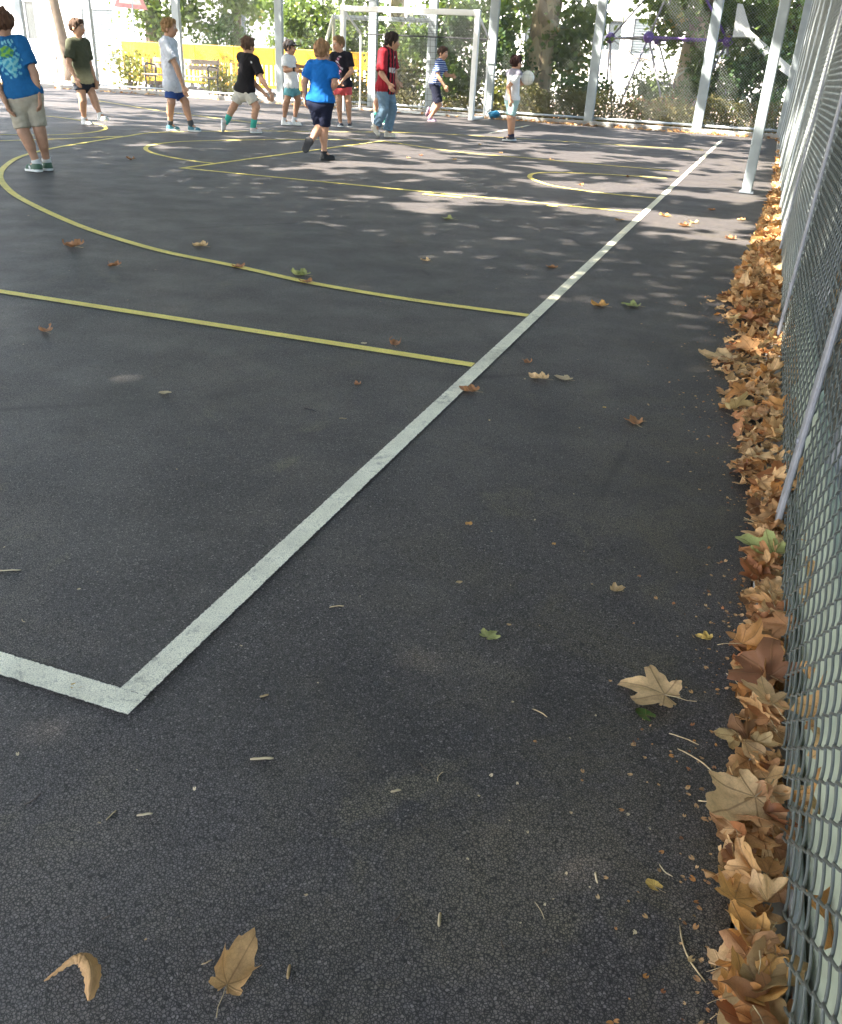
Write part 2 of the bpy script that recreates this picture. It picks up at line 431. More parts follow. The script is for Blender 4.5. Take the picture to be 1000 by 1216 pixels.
def npmesh(name, V, F, mat, parent=None, rnd=None, smooth=False, uv=None, paint=None, mi=None):
    """V (n,3), F (m,k) arrays -> object"""
    V = np.ascontiguousarray(V, np.float32); F = np.ascontiguousarray(F, np.int32)
    me = bpy.data.meshes.new(name); k = F.shape[1]
    me.vertices.add(len(V)); me.vertices.foreach_set('co', V.ravel())
    me.loops.add(F.size); me.loops.foreach_set('vertex_index', F.ravel())
    me.polygons.add(len(F)); me.polygons.foreach_set('loop_start', np.arange(0, F.size, k, dtype=np.int32))
    try: me.polygons.foreach_set('loop_total', np.full(len(F), k, np.int32))
    except Exception: pass
    for mm in (mat if isinstance(mat, (list, tuple)) else [mat]): me.materials.append(mm)
    if mi is not None: me.polygons.foreach_set('material_index', np.ascontiguousarray(mi, np.int32))
    me.update(calc_edges=True)
    if smooth: me.polygons.foreach_set('use_smooth', np.ones(len(F), bool))
    if rnd is not None:
        a = me.attributes.new('rnd', 'FLOAT', 'FACE'); a.data.foreach_set('value', np.ascontiguousarray(rnd, np.float32))
    if uv is not None:
        l = me.uv_layers.new(name='UVMap'); l.data.foreach_set('uv', np.ascontiguousarray(uv[F.ravel()], np.float32).ravel())
    if paint is not None:
        a = me.color_attributes.new('paint', 'FLOAT_COLOR', 'POINT')
        a.data.foreach_set('color', np.ascontiguousarray(np.c_[paint, np.ones(len(paint))], np.float32).ravel())
    me.validate()
    return link(name, me, parent)


# ------------------------------------------------------------------ value noise (used for foliage clumping)
_lat = rng.random((64, 64, 64)).astype(np.float32)


def vnoise(P, scale):
    q = np.asarray(P, float) / scale; i = np.floor(q).astype(int); f = q - i; f = f * f * (3 - 2 * f); o = 0
    for a in (0, 1):
        for b in (0, 1):
            for c in (0, 1):
                wt = (f[:, 0] if a else 1 - f[:, 0]) * (f[:, 1] if b else 1 - f[:, 1]) * (f[:, 2] if c else 1 - f[:, 2])
                o = o + wt * _lat[(i[:, 0] + a) % 64, (i[:, 1] + b) % 64, (i[:, 2] + c) % 64]
    return o


# leaf outline of a plane / ivy leaf reduced to 8 points, in unit size
_L8 = np.array([(0, -.45, 0), (.34, -.30, .02), (.50, .08, .05), (.22, .16, 0), (0, .55, -.03), (-.22, .16, 0), (-.50, .08, .05), (-.34, -.30, .02)])
_L8F = np.array([(0, 1, 2, 3), (0, 3, 4, 5), (0, 5, 6, 7)])


def leaves_mesh(name, pos, size, mat, parent=None, droop=.5, up=None, quad=False):
    n = len(pos); size = np.broadcast_to(size, (n,)) if np.ndim(size) == 0 else size
    z = rng.normal(size=(n, 3)) * (1 - droop) ; z[:, 2] += droop
    if up is not None: z += up
    z /= np.linalg.norm(z, axis=1)[:, None] + 1e-9
    a = rng.normal(size=(n, 3)); x = np.cross(a, z); x /= np.linalg.norm(x, axis=1)[:, None] + 1e-9; y = np.cross(z, x)
    L = _L8; FF = _L8F
    if quad: L = np.array([(0, -.5, 0), (.34, -.02, .05), (0, .5, 0), (-.34, -.02, .05)]); FF = np.array([(0, 1, 2, 3)])
    V = pos[:, None, :] + size[:, None, None] * (L[None, :, 0, None] * x[:, None] + L[None, :, 1, None] * y[:, None] + L[None, :, 2, None] * z[:, None])
    F = (np.arange(n)[:, None, None] * len(L) + FF[None]).reshape(-1, 4)
    r = np.clip(.55 * rng.random(n) + .75 * (vnoise(pos, .55) - .25), 0, 1)
    return npmesh(name, V.reshape(-1, 3), F, mat, parent, np.repeat(r, len(FF)))


# ================================================================== SETTING
def sheet(name, x0, x1, y0, y1, z, mat, nx=1, ny=1):
    xs = np.linspace(x0, x1, nx + 1); ys = np.linspace(y0, y1, ny + 1)
    V = np.array([(x, y, z) for y in ys for x in xs]); F = np.array([(j * (nx + 1) + i, j * (nx + 1) + i + 1, (j + 1) * (nx + 1) + i + 1, (j + 1) * (nx + 1) + i) for j in range(ny) for i in range(nx)])
    return tag(npmesh(name, V, F, mat), kind='structure')


YF, XF = 19.90, 1.046        # far fence and side fence lines
sheet('ground', -160, 160, -120, 200, -.03, M['soil'])
sheet('paved_yard', -60, -7.2, 20.3, 60, -.012, M['paving'])
sheet('asphalt_court', -32, .985, -14, YF - .12, 0, M['asphalt'])


def strip(name, pts, wdt, z, mat):
    """flat painted line through ground points"""
    P = np.array([(p[0], p[1]) for p in pts], float); m = len(P)
    T = np.gradient(P, axis=0); T /= np.linalg.norm(T, axis=1)[:, None]; Nn = np.c_[-T[:, 1], T[:, 0]]
    L, Rr = P + Nn * wdt / 2, P - Nn * wdt / 2
    V = np.r_[np.c_[L, np.full(m, z)], np.c_[Rr, np.full(m, z)]]
    F = np.array([(i + m, i + m + 1, i + 1, i) for i in range(m - 1)])
    ln = np.r_[0, np.cumsum(np.linalg.norm(np.diff(P, axis=0), axis=1))]; uv = np.r_[np.c_[ln, np.ones(m)], np.c_[ln, -np.ones(m)]]
    return tag(npmesh(name, V, F, mat, uv=uv), kind='structure')


def arc(cx, cy, r, a0, a1, n=72):
    return [(cx + r * math.cos(R_(a0 + (a1 - a0) * i / n)), cy + r * math.sin(R_(a0 + (a1 - a0) * i / n))) for i in range(n + 1)]


LW = .054
strip('white_touchline', [(0, .0262), (0, 9), (0, 18.03)], LW, .0035, M['white_line'])
strip('white_end_line', [(.027, 0), (-6, 0), (-14, 0)], LW, .0032, M['white_line'])
strip('white_goal_area_line', [(-3.72, 14.9), (-3.85, 18.3)], LW, .0035, M['white_line'])
if 0: strip('white_far_line', [(-.03, 18.0), (-3, 18.0), (-5.2, 18.05)], LW, .003, M['white_line'])
yc = 7.78
strip('yellow_side_line', [(-.03, 2.085), (-8, 2.085), (-16, 2.085)], LW, .003, M['yellow_line'])


def spline(px, n=9):
    """smooth ground curve through surveyed points"""
    P = np.array([G(*q)[:2] if len(q) == 2 else q[:2] for q in px]); P = np.vstack([2 * P[0] - P[1], P, 2 * P[-1] - P[-2]]); out = []
    for i in range(1, len(P) - 2):
        p0, p1, p2, p3 = P[i - 1:i + 3]
        for t in np.linspace(0, 1, n, endpoint=False):
            out.append(.5 * (2 * p1 + (p2 - p0) * t + (2 * p0 - 5 * p1 + 4 * p2 - p3) * t * t + (3 * p1 - p0 - 3 * p2 + p3) * t ** 3))
    return out + [P[-2]]


strip('yellow_three_point_arc', spline([(631, 375.8), (560, 366.4), (500, 358.2), (430, 347.2), (360, 334.5), (280, 316.5), (192, 298.5), (120, 277.5), (72, 259), (24, 235.5), (6, 221), (0, 209), (6, 198), (24, 186.5), (60, 176.8), (100, 169.8), (148, 162.3), (192, 157.2), (300, 155.8), (400, 156.6), (480, 157.6), (540, 160), (652, 167), (765, 174.3), (835, 178.6)]), LW, .0034, M['yellow_line'])
strip('yellow_key_line', [(-.03, 6.682), (-2, 6.682), (-4.37, 6.682)], LW, .0031, M['yellow_line'])
strip('yellow_key_line', spline([(454, 167.4), (540, 180), (630, 188.2), (720, 196.4), (806, 203.6)]), LW, .0031, M['yellow_line'])
strip('yellow_free_throw_line', spline([(214, 200.3), (340, 183), (456, 167.3)]), LW, .0037, M['yellow_line'])
strip('yellow_free_throw_arc', spline([(258, 194.5), (240, 192.8), (215, 189.2), (190, 184.3), (177, 180), (173, 176.5), (178, 173), (196, 170), (228, 167.8), (300, 166.3), (380, 165.8), (440, 167)]), LW, .0034, M['yellow_line'])
strip('yellow_hoop_arc', spline([(784, 236), (720, 230), (660, 221.5), (636, 214.5), (629, 209.5), (639, 205.6), (680, 205.5), (740, 208.5), (792, 212)]), LW, .0034, M['yellow_line'])
strip('yellow_lane_mark', [tuple(G(503, 230.6)[:2]), tuple(G(549, 235)[:2])], .085, .0038, M['yellow_line'])
strip('yellow_lane_mark', [tuple(G(650, 244)[:2]), tuple(G(662, 245.2)[:2])], .10, .0038, M['yellow_line'])
strip('yellow_centre_circle', spline([(-40, 158), (0, 160), (50, 160.6), (76, 160), (100, 158.4), (120, 155.5), (126, 152), (120, 148.6), (112, 146.5), (88, 142), (60, 138.5), (20, 136)]), LW, .0036, M['yellow_line'])
strip('yellow_halfway_line', spline([(-30, 168.5), (60, 165.6), (146, 162)]), LW, .0039, M['yellow_line'])
strip('yellow_side_line', spline([(112, 119), (196, 132.5), (310, 147)]), LW, .003, M['yellow_line'])

# kerbs
k = MB(); k.box((-15.5, YF + .02, .03), (33.0, .16, .12), bev=.012); tag(k.build('far_kerb', M['concrete']), kind='structure')
k = MB(); k.box((XF - .020, 3.0, -.026), (.07, 34.0, .075), bev=.008); tag(k.build('side_kerb', M['concrete']), kind='structure')


# ================================================================== FENCES
def chainlink(name, origin, du, dn, length, z0, z1, c, r, mat, parent, sub=1, n=4, hh=None):
    """woven wires: each wire zigzags between two neighbouring columns and hooks into the next one"""
    hh = hh or c; nh = int((z1 - z0) / hh)
    K = int(length / c)
    if sub == 1:
        zz = np.arange(nh + 1) * hh; tri = np.where(np.arange(nh + 1) % 2 == 0, 0.0, 1.0); xo = np.where(np.arange(nh + 1) % 2 == 0, -.35, .35) * r
    else:
        t = np.linspace(0, nh, nh * sub + 1); zz = t * hh
        s = np.cos(np.pi * t); tri = .5 - .5 * (np.arcsin(.955 * s) / np.arcsin(.955)); xo = np.sin(np.pi * t) * r * .95
    lo, hi = -r * .9, c + r * .9
    ya = lo + tri * (hi - lo); yb = hi - tri * (hi - lo)
    du = np.array(du, float); dn = np.array(dn, float); up = np.array([0, 0, 1.0]); org = np.array(origin, float)
    Vs, Fs = [], []
    m = len(zz); off = 0
    for par, yy in ((0, ya), (1, yb)):
        C = yy[:, None] * du + zz[:, None] * up + (xo * (1 if par == 0 else -1) if sub > 1 else xo)[:, None] * dn
        T = np.gradient(C, axis=0); T /= np.linalg.norm(T, axis=1)[:, None]
        Bn = np.cross(T, dn); Bn /= np.linalg.norm(Bn, axis=1)[:, None]; Nn = np.cross(Bn, T)
        an = 2 * np.pi * np.arange(n) / n + .4
        ring = C[:, None] + r * (np.cos(an)[None, :, None] * Bn[:, None] + np.sin(an)[None, :, None] * Nn[:, None])
        base = ring.reshape(-1, 3)
        i = np.arange(m - 1)[:, None]; k = np.arange(n)[None]
        f = np.stack([i * n + k, i * n + (k + 1) % n, (i + 1) * n + (k + 1) % n, (i + 1) * n + k], -1).reshape(-1, 4)
        ks = np.arange(par, K, 2)
        # slack in the weave
        sl = (vnoise(np.c_[ks * c * 1.0, ks * 0 + 3.3, ks * 0], .5) - .5) * .006
        V = base[None] + org + up * z0 + (ks * c + sl)[:, None, None] * du
        F = f[None] + (off + np.arange(len(ks)) * len(base))[:, None, None]
        off += len(ks) * len(base); Vs.append(V.reshape(-1, 3)); Fs.append(F.reshape(-1, 4))
    V = np.concatenate(Vs); F = np.concatenate(Fs)
    bul = (vnoise(np.c_[(V - org) @ du, V[:, 2], V[:, 2] * 0], .9) - .5) * .022
    V = V + bul[:, None] * dn
    return npmesh(name, V, F, mat, parent, smooth=True)


# --- side fence running away from the camera on the right
SP = [-3.2, -1.0, 1.13, 3.02, 5.1, 7.4, 9.75, 12.1, 14.5, 16.9, 19.75]
sf = thing('side_fence', (XF, 1.13, 0), 'grey green chain link side fence with dry leaves heaped along its foot', 'fence')
zt = 3.4
for a, b in zip(SP[:-1], SP[1:]):
    near = a < 3.2
    # framed panel: mesh, bottom rail, low concrete board behind it
    chainlink('wire_mesh', (XF + .004, a + .03, 0), (0, 1, 0), (1, 0, 0), b - a - .05, .035, 1.7 if near else zt, .033, .0021, M['wire'] if a < 3 else M['lit_wire'], sf, hh=.028, sub=6 if a < 1.1 and a > -1.2 else 3 if near else 1, n=6 if near else 3)
    if near:
        chainlink('wire_mesh', (XF + .004, a + .03, 0), (0, 1, 0), (1, 0, 0), b - a - .05, 1.68, zt, .033, .0021, M['wire'], sf, hh=.028, sub=1, n=3)
    t = MB(); t.tube([(XF + .015, a + .01, .024), (XF + .015, b - .01, .024)], .010, 12)
    t.build('bottom_rail', M['galv'], sf, True)
    t = MB(); t.tube([(XF + .035, a + .01, 1.75), (XF + .035, b - .01, 1.75)], .019, 10); t.build('middle_rail', M['galv'], sf, True)
    t = MB(); t.tube([(XF + .035, a + .01, zt), (XF + .035, b - .01, zt)], .021, 10); t.build('top_rail', M['galv'], sf, True)
    t = MB(); t.box((XF + .046, (a + b) / 2, .105), (.030, b - a - .10, .25), bev=.006); t.build('kickboard', M['kick'], sf)
for y in SP:
    t = MB(); t.box((XF + .095, y, zt / 2), (.085, .075, zt + .1), bev=.008)
    p = t.build('post', M['post'] if y > 5 else M['bar'], sf)
    t = MB(); t.box((XF - .016, y + .0, zt / 2 + .03), (.012, .060, zt - .02), bev=.003)
    for zc in np.arange(.25, zt, .42):
        t.tube([(XF - .026, y, zc), (XF - .018, y, zc)], .008, 8)
    t.build('clamp_bar', M['bar'] if y < 6 else M['galv'], p)

sf.rotation_euler = (0, .028, 0)                          # the whole fence leans outwards a little
# --- far fence behind the goal
ff = thing('far_fence', (-5, YF, 0), 'pale grey square post chain link fence across the far end behind the goal', 'fence')
PX = [-22.6, -20.4, -18.0, -15.85, -13.25, -10.45, -8.05, -6.62, -5.22, -2.93, -.63, 1.06]
zf = 4.2
for x in PX:
    t = MB(); t.box((x, YF, zf / 2), (.20, .10, zf), bev=.012); t.build('post', M['post'], ff)
for a, b in zip(PX[:-1], PX[1:]):
    chainlink('wire_mesh', (a + .1, YF + .06, 0), (1, 0, 0), (0, 1, 0), b - a - .2, .12, 3.2, .030, .0022, M['far_wire'], ff, sub=1, n=3)
    t = MB(); t.tube([(a + .1, YF + .03, .15), (b - .1, YF + .03, .15)], .024, 8); t.build('bottom_rail', M['galv'], ff, True)
    t = MB(); t.tube([(a + .1, YF + .03, 3.2), (b - .1, YF + .03, 3.2)], .024, 8); t.build('top_rail', M['galv'], ff, True)

# --- lone square post inside the court, close to the side fence
b = G(886.3, 229); hp = thing('steel_post', (b[0], b[1], 0), 'lone pale grey square steel post standing on the asphalt close to the side fence', 'post')
t = MB(); t.box((b[0], b[1], 1.9), (.10, .10, 3.8), bev=.010); t.build('shaft', M['post'], hp)
t = MB(); t.box((b[0], b[1], .005), (.14, .14, .008), bev=.003)
for sx in (-1, 1):
    for sy in (-1, 1): t.tube([(b[0] + .06 * sx, b[1] + .06 * sy, .006), (b[0] + .06 * sx, b[1] + .06 * sy, .018)], .006, 6)
t.build('base_plate', M['galv'], hp)

# ================================================================== GOAL
gy = 18.66; gl, gr = -8.23, -5.22; gd = .95
go = thing('football_goal', ((gl + gr) / 2, gy, 0), 'white square tube football goal with dark net standing before the far fence', 'goal')
for x in (gl, gr):
    t = MB(); t.box((x, gy, .985), (.105, .105, 1.97), bev=.008); t.build('upright', M['white_metal'], go)
    t = MB(); t.box((x, gy + gd, .78), (.035, .035, 1.56), bev=.006); t.build('rear_upright', M['white_metal'], go)
    t = MB(); t.tube([(x, gy + .04, 1.97), (x, gy + gd, 1.56)], .022, 8); t.build('top_stay', M['white_metal'], go, True)
    t = MB(); t.box((x, gy + gd / 2, .03), (.05, gd - .1, .05), bev=.006); t.build('ground_bar', M['white_metal'], go)
t = MB(); t.box(((gl + gr) / 2, gy, 2.0), (gr - gl + .11, .11, .105), bev=.008); t.build('crossbar', M['white_metal'], go)
t = MB(); t.box(((gl + gr) / 2, gy + gd + .055, .03), (gr - gl, .05, .05), bev=.006); t.build('rear_ground_bar', M['white_metal'], go)
t = MB(); t.tube([(gl, gy + gd, 1.56), (gr, gy + gd, 1.56)], .011, 8); t.build('rear_top_bar', M['net'], go)
t = MB()
for i in range(26):
    x = gl + .06 + (gr - gl - .12) * i / 25
    sag = lambda q: .03 * math.sin(q * 9 + x * 5)
    t.tube([(x, gy + .05, 1.95), (x + .01, gy + gd * .5, 1.70), (x, gy + gd - .04, 1.54), (x + .012, gy + gd - .02 + sag(1), 1.0), (x - .01, gy + gd - .03 + sag(2), .5), (x, gy + gd - .02, .06)], .0034, 3)
for j in range(13):
    z = .08 + 1.44 * j / 12
    t.tube([(gl + .04 + (gr - gl - .08) * q / 8, gy + gd - .03 + .015 * math.sin(q * 3 + j), z - .02 * math.sin(math.pi * q / 8)) for q in range(9)], .0034, 3)
for j in range(1, 8):
    f = j / 8
    t.tube([(gl + .04 + (gr - gl - .08) * q / 8, gy + .05 + gd * f * .95, 1.96 - .42 * f - .04 * math.sin(math.pi * f)) for q in range(9)], .0034, 3)
for x in (gl, gr):
    for i in range(1, 8):
        f = i / 8; t.tube([(x, gy + gd * f, 1.96 - .42 * f), (x + .02, gy + gd * f, 1.0), (x, gy + gd * f, .06)], .0034, 3)
    for j in range(13):
        z = .08 + 1.44 * j / 12; t.tube([(x, gy + .04, z), (x, gy + gd, z)], .0034, 3)
t.build('net', M['net'], go)


# ================================================================== TREES
def limbed(mb, base, top, r0, r1, wob=.05, n=14, segs=10, flare=1.5):
    base, top = np.array(base, float), np.array(top, float); P, Rr = [], []
    for i in range(segs + 1):
        f = i / segs; p = base + (top - base) * f
        p[:2] += wob * np.array([math.sin(f * 4.1 + base[0] * 7), math.cos(f * 3.3 + base[1] * 5)]) * (0 if i == 0 else 1)
        P.append(p); Rr.append((r0 + (r1 - r0) * f) * (1 + (flare - 1) * math.exp(-f * segs * .9)))
    mb.tube(P, Rr, n); return P[-1]


def lump(o, amp, scale):
    me = o.data; n = len(me.vertices); v = np.empty(n * 3, np.float32); me.vertices.foreach_get('co', v); v = v.reshape(-1, 3)
    nn = np.empty(n * 3, np.float32); me.vertices.foreach_get('normal', nn); nn = nn.reshape(-1, 3)
    v += nn * ((vnoise(v + 50, scale) - .5) * 2 * amp)[:, None]; me.vertices.foreach_set('co', v.ravel()); me.update()


def tree(name, x, y, r, lean, label, h=5.0, mat='bark', crown=None, cat='tree', group=None, fol='fol_mid', nleaf=5200, crad=2.6, cz=(3.2, 6.8), lsz=.15, hang=()):
    o = thing(name, (x, y, 0), label, cat, group)
    mb = MB(); tp = limbed(mb, (x, y, -.1), (x + lean[0], y + lean[1], h * .62), r, r * .72, .06 * r / .3, 16, 14)
    for i in range(5):
        a = 2 * math.pi * i / 5 + x; e = tp + np.array([math.cos(a) * crad * .6, math.sin(a) * crad * .6, h * .45])
        limbed(mb, tp - np.array([0, 0, .15 * i]), e, r * .42, r * .10, .12, 8, 7, 1)
    tr = mb.build('trunk', M[mat], o, True); lump(tr, r * .10, r * 1.1)
    # crown: leaf clumps scattered through the volume, open between them
    cc = []
    for i in range(46):
        a = rng.uniform(0, 2 * math.pi); q = crad * math.sqrt(rng.random()); cc.append((tp[0] + q * math.cos(a), tp[1] + q * math.sin(a), rng.uniform(*cz)))
    cc += [tuple(h_) for h_ in hang]
    cc = np.array(cc); idx = rng.integers(0, len(cc), nleaf)
    idx[: 160 * len(hang)] = len(cc) - 1 - (np.arange(160 * len(hang)) % max(1, len(hang))) if hang else idx[:0]
    P = cc[idx] + rng.normal(size=(nleaf, 3)) * np.array([.34, .34, .24])
    leaves_mesh('crown', P, rng.uniform(.7, 1.3, nleaf) * lsz, M[fol], o, .45)
    return o


def bush(name, x, y, rx, ry, z0, z1, label, fol='fol_dark', n=3000, lsz=.09, cat='shrub', group=None, clumps=26, stems=True, sp=.16):
    o = thing(name, (x, y, 0), label, cat, group)
    cc = []
    while len(cc) < clumps:
        p = rng.uniform(-1, 1, 3)
        if p @ p > 1 or p @ p < .12: continue
        cc.append((x + p[0] * rx, y + p[1] * ry, (z0 + z1) / 2 + p[2] * (z1 - z0) / 2))
    cc = np.array(cc); idx = rng.integers(0, clumps, n); P = cc[idx] + rng.normal(size=(n, 3)) * sp * rng.uniform(.7, 1.3, clumps)[idx][:, None]
    P = P[P[:, 2] > .02]
    leaves_mesh('foliage', P, rng.uniform(.65, 1.35, len(P)) * lsz, M[fol], o, .4)
    if stems:
        mb = MB()
        for i in range(9):
            e = cc[rng.integers(0, clumps)]; mb.tube([(x + rng.normal() * rx * .12, y + rng.normal() * ry * .12, -.05), (x + (e[0] - x) * .4, y + (e[1] - y) * .4, e[2] * .55), tuple(e)], [.022, .015, .006], 5)
        mb.build('stems', M['dark_bark'], o)
    return o


def P2(px, py, y): return AY(px, py, y)


# big plane trees beyond the far fence
b = P2(633, 118, 22.6)
tree('plane_tree', b[0], 22.6, .37, (.42, 0), 'thick plane tree with pale flaking bark right of the goal', 8.5, hang=[P2(600, 10, 22.2), P2(690, 14, 22.3), P2(560, 22, 23), P2(676, 66, 22.9), P2(668, 40, 22.8), P2(585, 35, 22.8), P2(690, 40, 23), P2(615, 16, 23.4)], nleaf=7000)
b = P2(822, 118, 24.2)
tree('plane_tree', b[0], 24.2, .46, (.1, 0), 'broad ivy grown plane tree behind the purple climbing frame', 8.5, hang=[P2(792, 4, 24), P2(808, 18, 23.9), P2(845, 12, 23.9), P2(806, 36, 24.1)], nleaf=8000)
b = P2(918, 128, 23.2)
tree('plane_tree', b[0], 23.2, .13, (.12, 0), 'slim dark trunked tree between the lone post and the side fence corner', 7, 'dark_bark', nleaf=6500, hang=[P2(905, 15, 22.9), P2(940, 20, 23), P2(885, 25, 23), P2(915, 40, 23.1), P2(950, 50, 23), P2(900, 70, 23), P2(870, 30, 23.2)])
b = P2(84, 85, 25.5)
tree('plane_tree', b[0], 25.5, .17, (-.62, 0), 'leaning grey trunk behind the boy in the green T-shirt', 8, 'dark_bark', nleaf=3500, cz=(4.2, 7))
b = P2(187, 80, 27)
tree('plane_tree', b[0], 27, .30, (-.1, 0), 'dark tree trunk rising behind the head of the boy in white', 8, 'dark_bark', nleaf=6500, hang=[P2(170, 5, 26.5), P2(215, 8, 26.5), P2(180, 22, 26.7), P2(225, 20, 27), P2(195, 35, 26.7)])
b = P2(283, 80, 28.5)
tree('plane_tree', b[0], 28.5, .16, (.1, 0), 'thin dark trunk rising above the yellow barriers behind the boy in black', 8, 'dark_bark', nleaf=6000, hang=[P2(290, 3, 28), P2(305, 10, 28), P2(270, 2, 28.2), P2(330, 5, 27), P2(345, 18, 27)])
b = P2(470, 110, 26.0)
tree('plane_tree', b[0], 26.0, .24, (-.15, 0), 'brownish trunk seen through the goal mouth above the crossbar', 8, nleaf=8500, hang=[P2(430, 5, 25), P2(400, 25, 25), P2(530, 5, 25), P2(550, 15, 24.8), P2(450, 40, 25), P2(375, 10, 25), P2(360, 30, 25), P2(505, 40, 25), P2(540, 40, 25)])

# shrubs and ivy behind the fence
for (px, py, y, rx, rz0, rz1, fol, n, lab) in [
    (598, 85, 22.0, .62, .35, 1.75, 'fol_dark', 3200, 'dense dark green shrub at the foot of the thick plane tree'),
    (540, 85, 22.4, .80, .30, 2.0, 'fol_dark', 3600, 'dark bushy shrub behind the striped T-shirt boy in the goal mouth'),
    (478, 80, 22.4, .70, .30, 2.0, 'fol_mid', 3200, 'mid green shrub behind the middle of the goal net'),
    (360, 55, 24.8, .95, .9, 2.3, 'fol_mid', 3600, 'light green shrub above the yellow barriers behind the boy in the cap'),
    (415, 60, 24.6, .75, .6, 2.1, 'fol_mid', 2600, 'green shrub behind the left upright of the goal'),
    (262, 45, 27.5, .9, 1.0, 2.1, 'fol_dark', 2400, 'dark shrub above the barriers right of the boy in white'),
    (690, 105, 21.9, .65, .2, 1.0, 'fol_dark', 2000, 'low dark shrub between the ball boy and the first wide post'),
    (682, 78, 23.6, .32, .85, 1.5, 'fol_yel', 700, 'small golden leaved bush glowing in the sun right of the plane tree'),
    (655, 60, 24.0, .55, .8, 2.2, 'fol_mid', 1700, 'leafy green bush behind the thick plane tree'),
    (840, 85, 23.2, .75, .3, 1.7, 'fol_ivy', 3400, 'bright ivy mound under the purple climbing frame'),
    (772, 98, 23.0, .45, .3, 1.0, 'fol_ivy', 1300, 'small pale green bush inside the climbing frame'),
    (905, 95, 22.4, .75, .2, 1.9, 'fol_dark', 3600, 'tall laurel bush in the far right corner beyond the fence'),
    (880, 30, 24.4, .95, 1.2, 3.0, 'fol_mid', 2600, 'tall green bush behind the grey slide'),
    (535, 120, 21.6, .75, .02, .95, 'fol_mid', 2300, 'low leafy shrub behind the striped boy and the goal net'),
    (470, 118, 21.6, .80, .02, .90, 'fol_hedge', 2300, 'low reddish shrub behind the middle of the goal net'),
    (405, 112, 21.8, .70, .02, .70, 'fol_hedge', 1900, 'low reddish shrub behind the boy in coral shorts'),
    (590, 118, 20.9, .22, .2, .7, 'fol_yel', 420, 'little yellowing bush beside the right goal post'),
    (155, 85, 22.4, .70, .1, .9, 'fol_yel', 800, 'sunlit yellow green bush behind the white corner post at the left'),
    (265, 98, 22.0, .55, .1, .7, 'fol_yel', 650, 'dry yellow green bush between the bench and the boy in black')]:
    c = P2(px, py, y); bush('shrub', c[0], y, rx, rx * .8, rz0, rz1, lab, fol, int(n * .82))

# low clipped hedge along the far fence
hd = thing('low_hedge', (-2.3, 20.75, 0), 'low reddish green hedge growing along the foot of the far fence', 'hedge')
n = 15000; P = np.c_[rng.uniform(-5.0, 1.6, n), 20.75 + rng.normal(size=n) * .24, rng.random(n) ** .8 * .74]
P[:, 2] *= .62 + .55 * vnoise(P * [1, 1, 0], .45)
leaves_mesh('foliage', P, rng.uniform(.6, 1.3, n) * .055, M['fol_hedge'], hd, .35, quad=True)
n = 3500; P = np.c_[rng.uniform(-9.8, -5.0, n), 20.9 + rng.normal(size=n) * .3, rng.random(n) * .42]; P[:, 2] *= .4 + 1.0 * vnoise(P * [1, 1, 0], .5)
leaves_mesh('foliage', P, rng.uniform(.6, 1.3, n) * .06, M['fol_hedge'], hd, .35, quad=True)
# hedge beyond the side fence
hs = thing('ivy_hedge', (2.3, 6, 0), 'tall ivy hedge seen through the mesh beyond the side fence', 'hedge')
n = 26000; P = np.c_[2.25 + rng.normal(size=n) * .35 - .0, rng.uniform(-3.5, 19.5, n), rng.uniform(.05, 3.4, n)]
P = P[vnoise(P, .7) > .3]; P[:, 0] = np.maximum(P[:, 0], 1.45)
leaves_mesh('foliage', P, rng.uniform(.7, 1.3, len(P)) * .10, M['fol_ivy'], hs, .3)

# ================================================================== BUILDINGS
def building(cx, cy, wx, wy, h, label, wall, wins, rot=0.0, roof=True):
    o = thing('building', (cx, cy, 0), label, 'building')
    mb = MB(); mb.box((cx, cy, h / 2 - .1), (wx, wy, h + .2)); mb.box((cx, cy - wy / 2 - .02, .25), (wx + .02, .06, .5)); mb.build('wall', M[wall], o)
    if roof:
        mb = MB(); mb.box((cx, cy, h + .18), (wx + .7, wy + .7, .16)); mb.box((cx, cy, h + .55), (wx * .8, wy * .7, .6)); mb.build('roof', M['roof'], o)
    for (wxp, wz, ww, wh, kind) in wins:
        f = MB(); y = cy - wy / 2
        f.box((wxp, y - .03, wz + wh / 2 + .04), (ww + .16, .10, .08)); f.box((wxp, y - .05, wz - wh / 2 - .04), (ww + .24, .16, .08))
        for s in (-1, 1): f.box((wxp + s * (ww / 2 + .04), y - .03, wz), (.08, .10, wh))
        if kind == 'glass': f.box((wxp, y - .03, wz), (.05, .07, wh))
        fo = f.build('window', M['frame'], o)
        g = MB(); g.box((wxp, y - .012, wz), (ww, .02, wh))
        if kind == 'shutter':
            for q in range(int(wh / .09)): g.box((wxp, y - .028, wz - wh / 2 + .05 + q * .09), (ww - .01, .018, .06))
        g.build('pane' if kind == 'glass' else 'shutter', M['glass'] if kind == 'glass' else M['shutter'], fo)
    return o


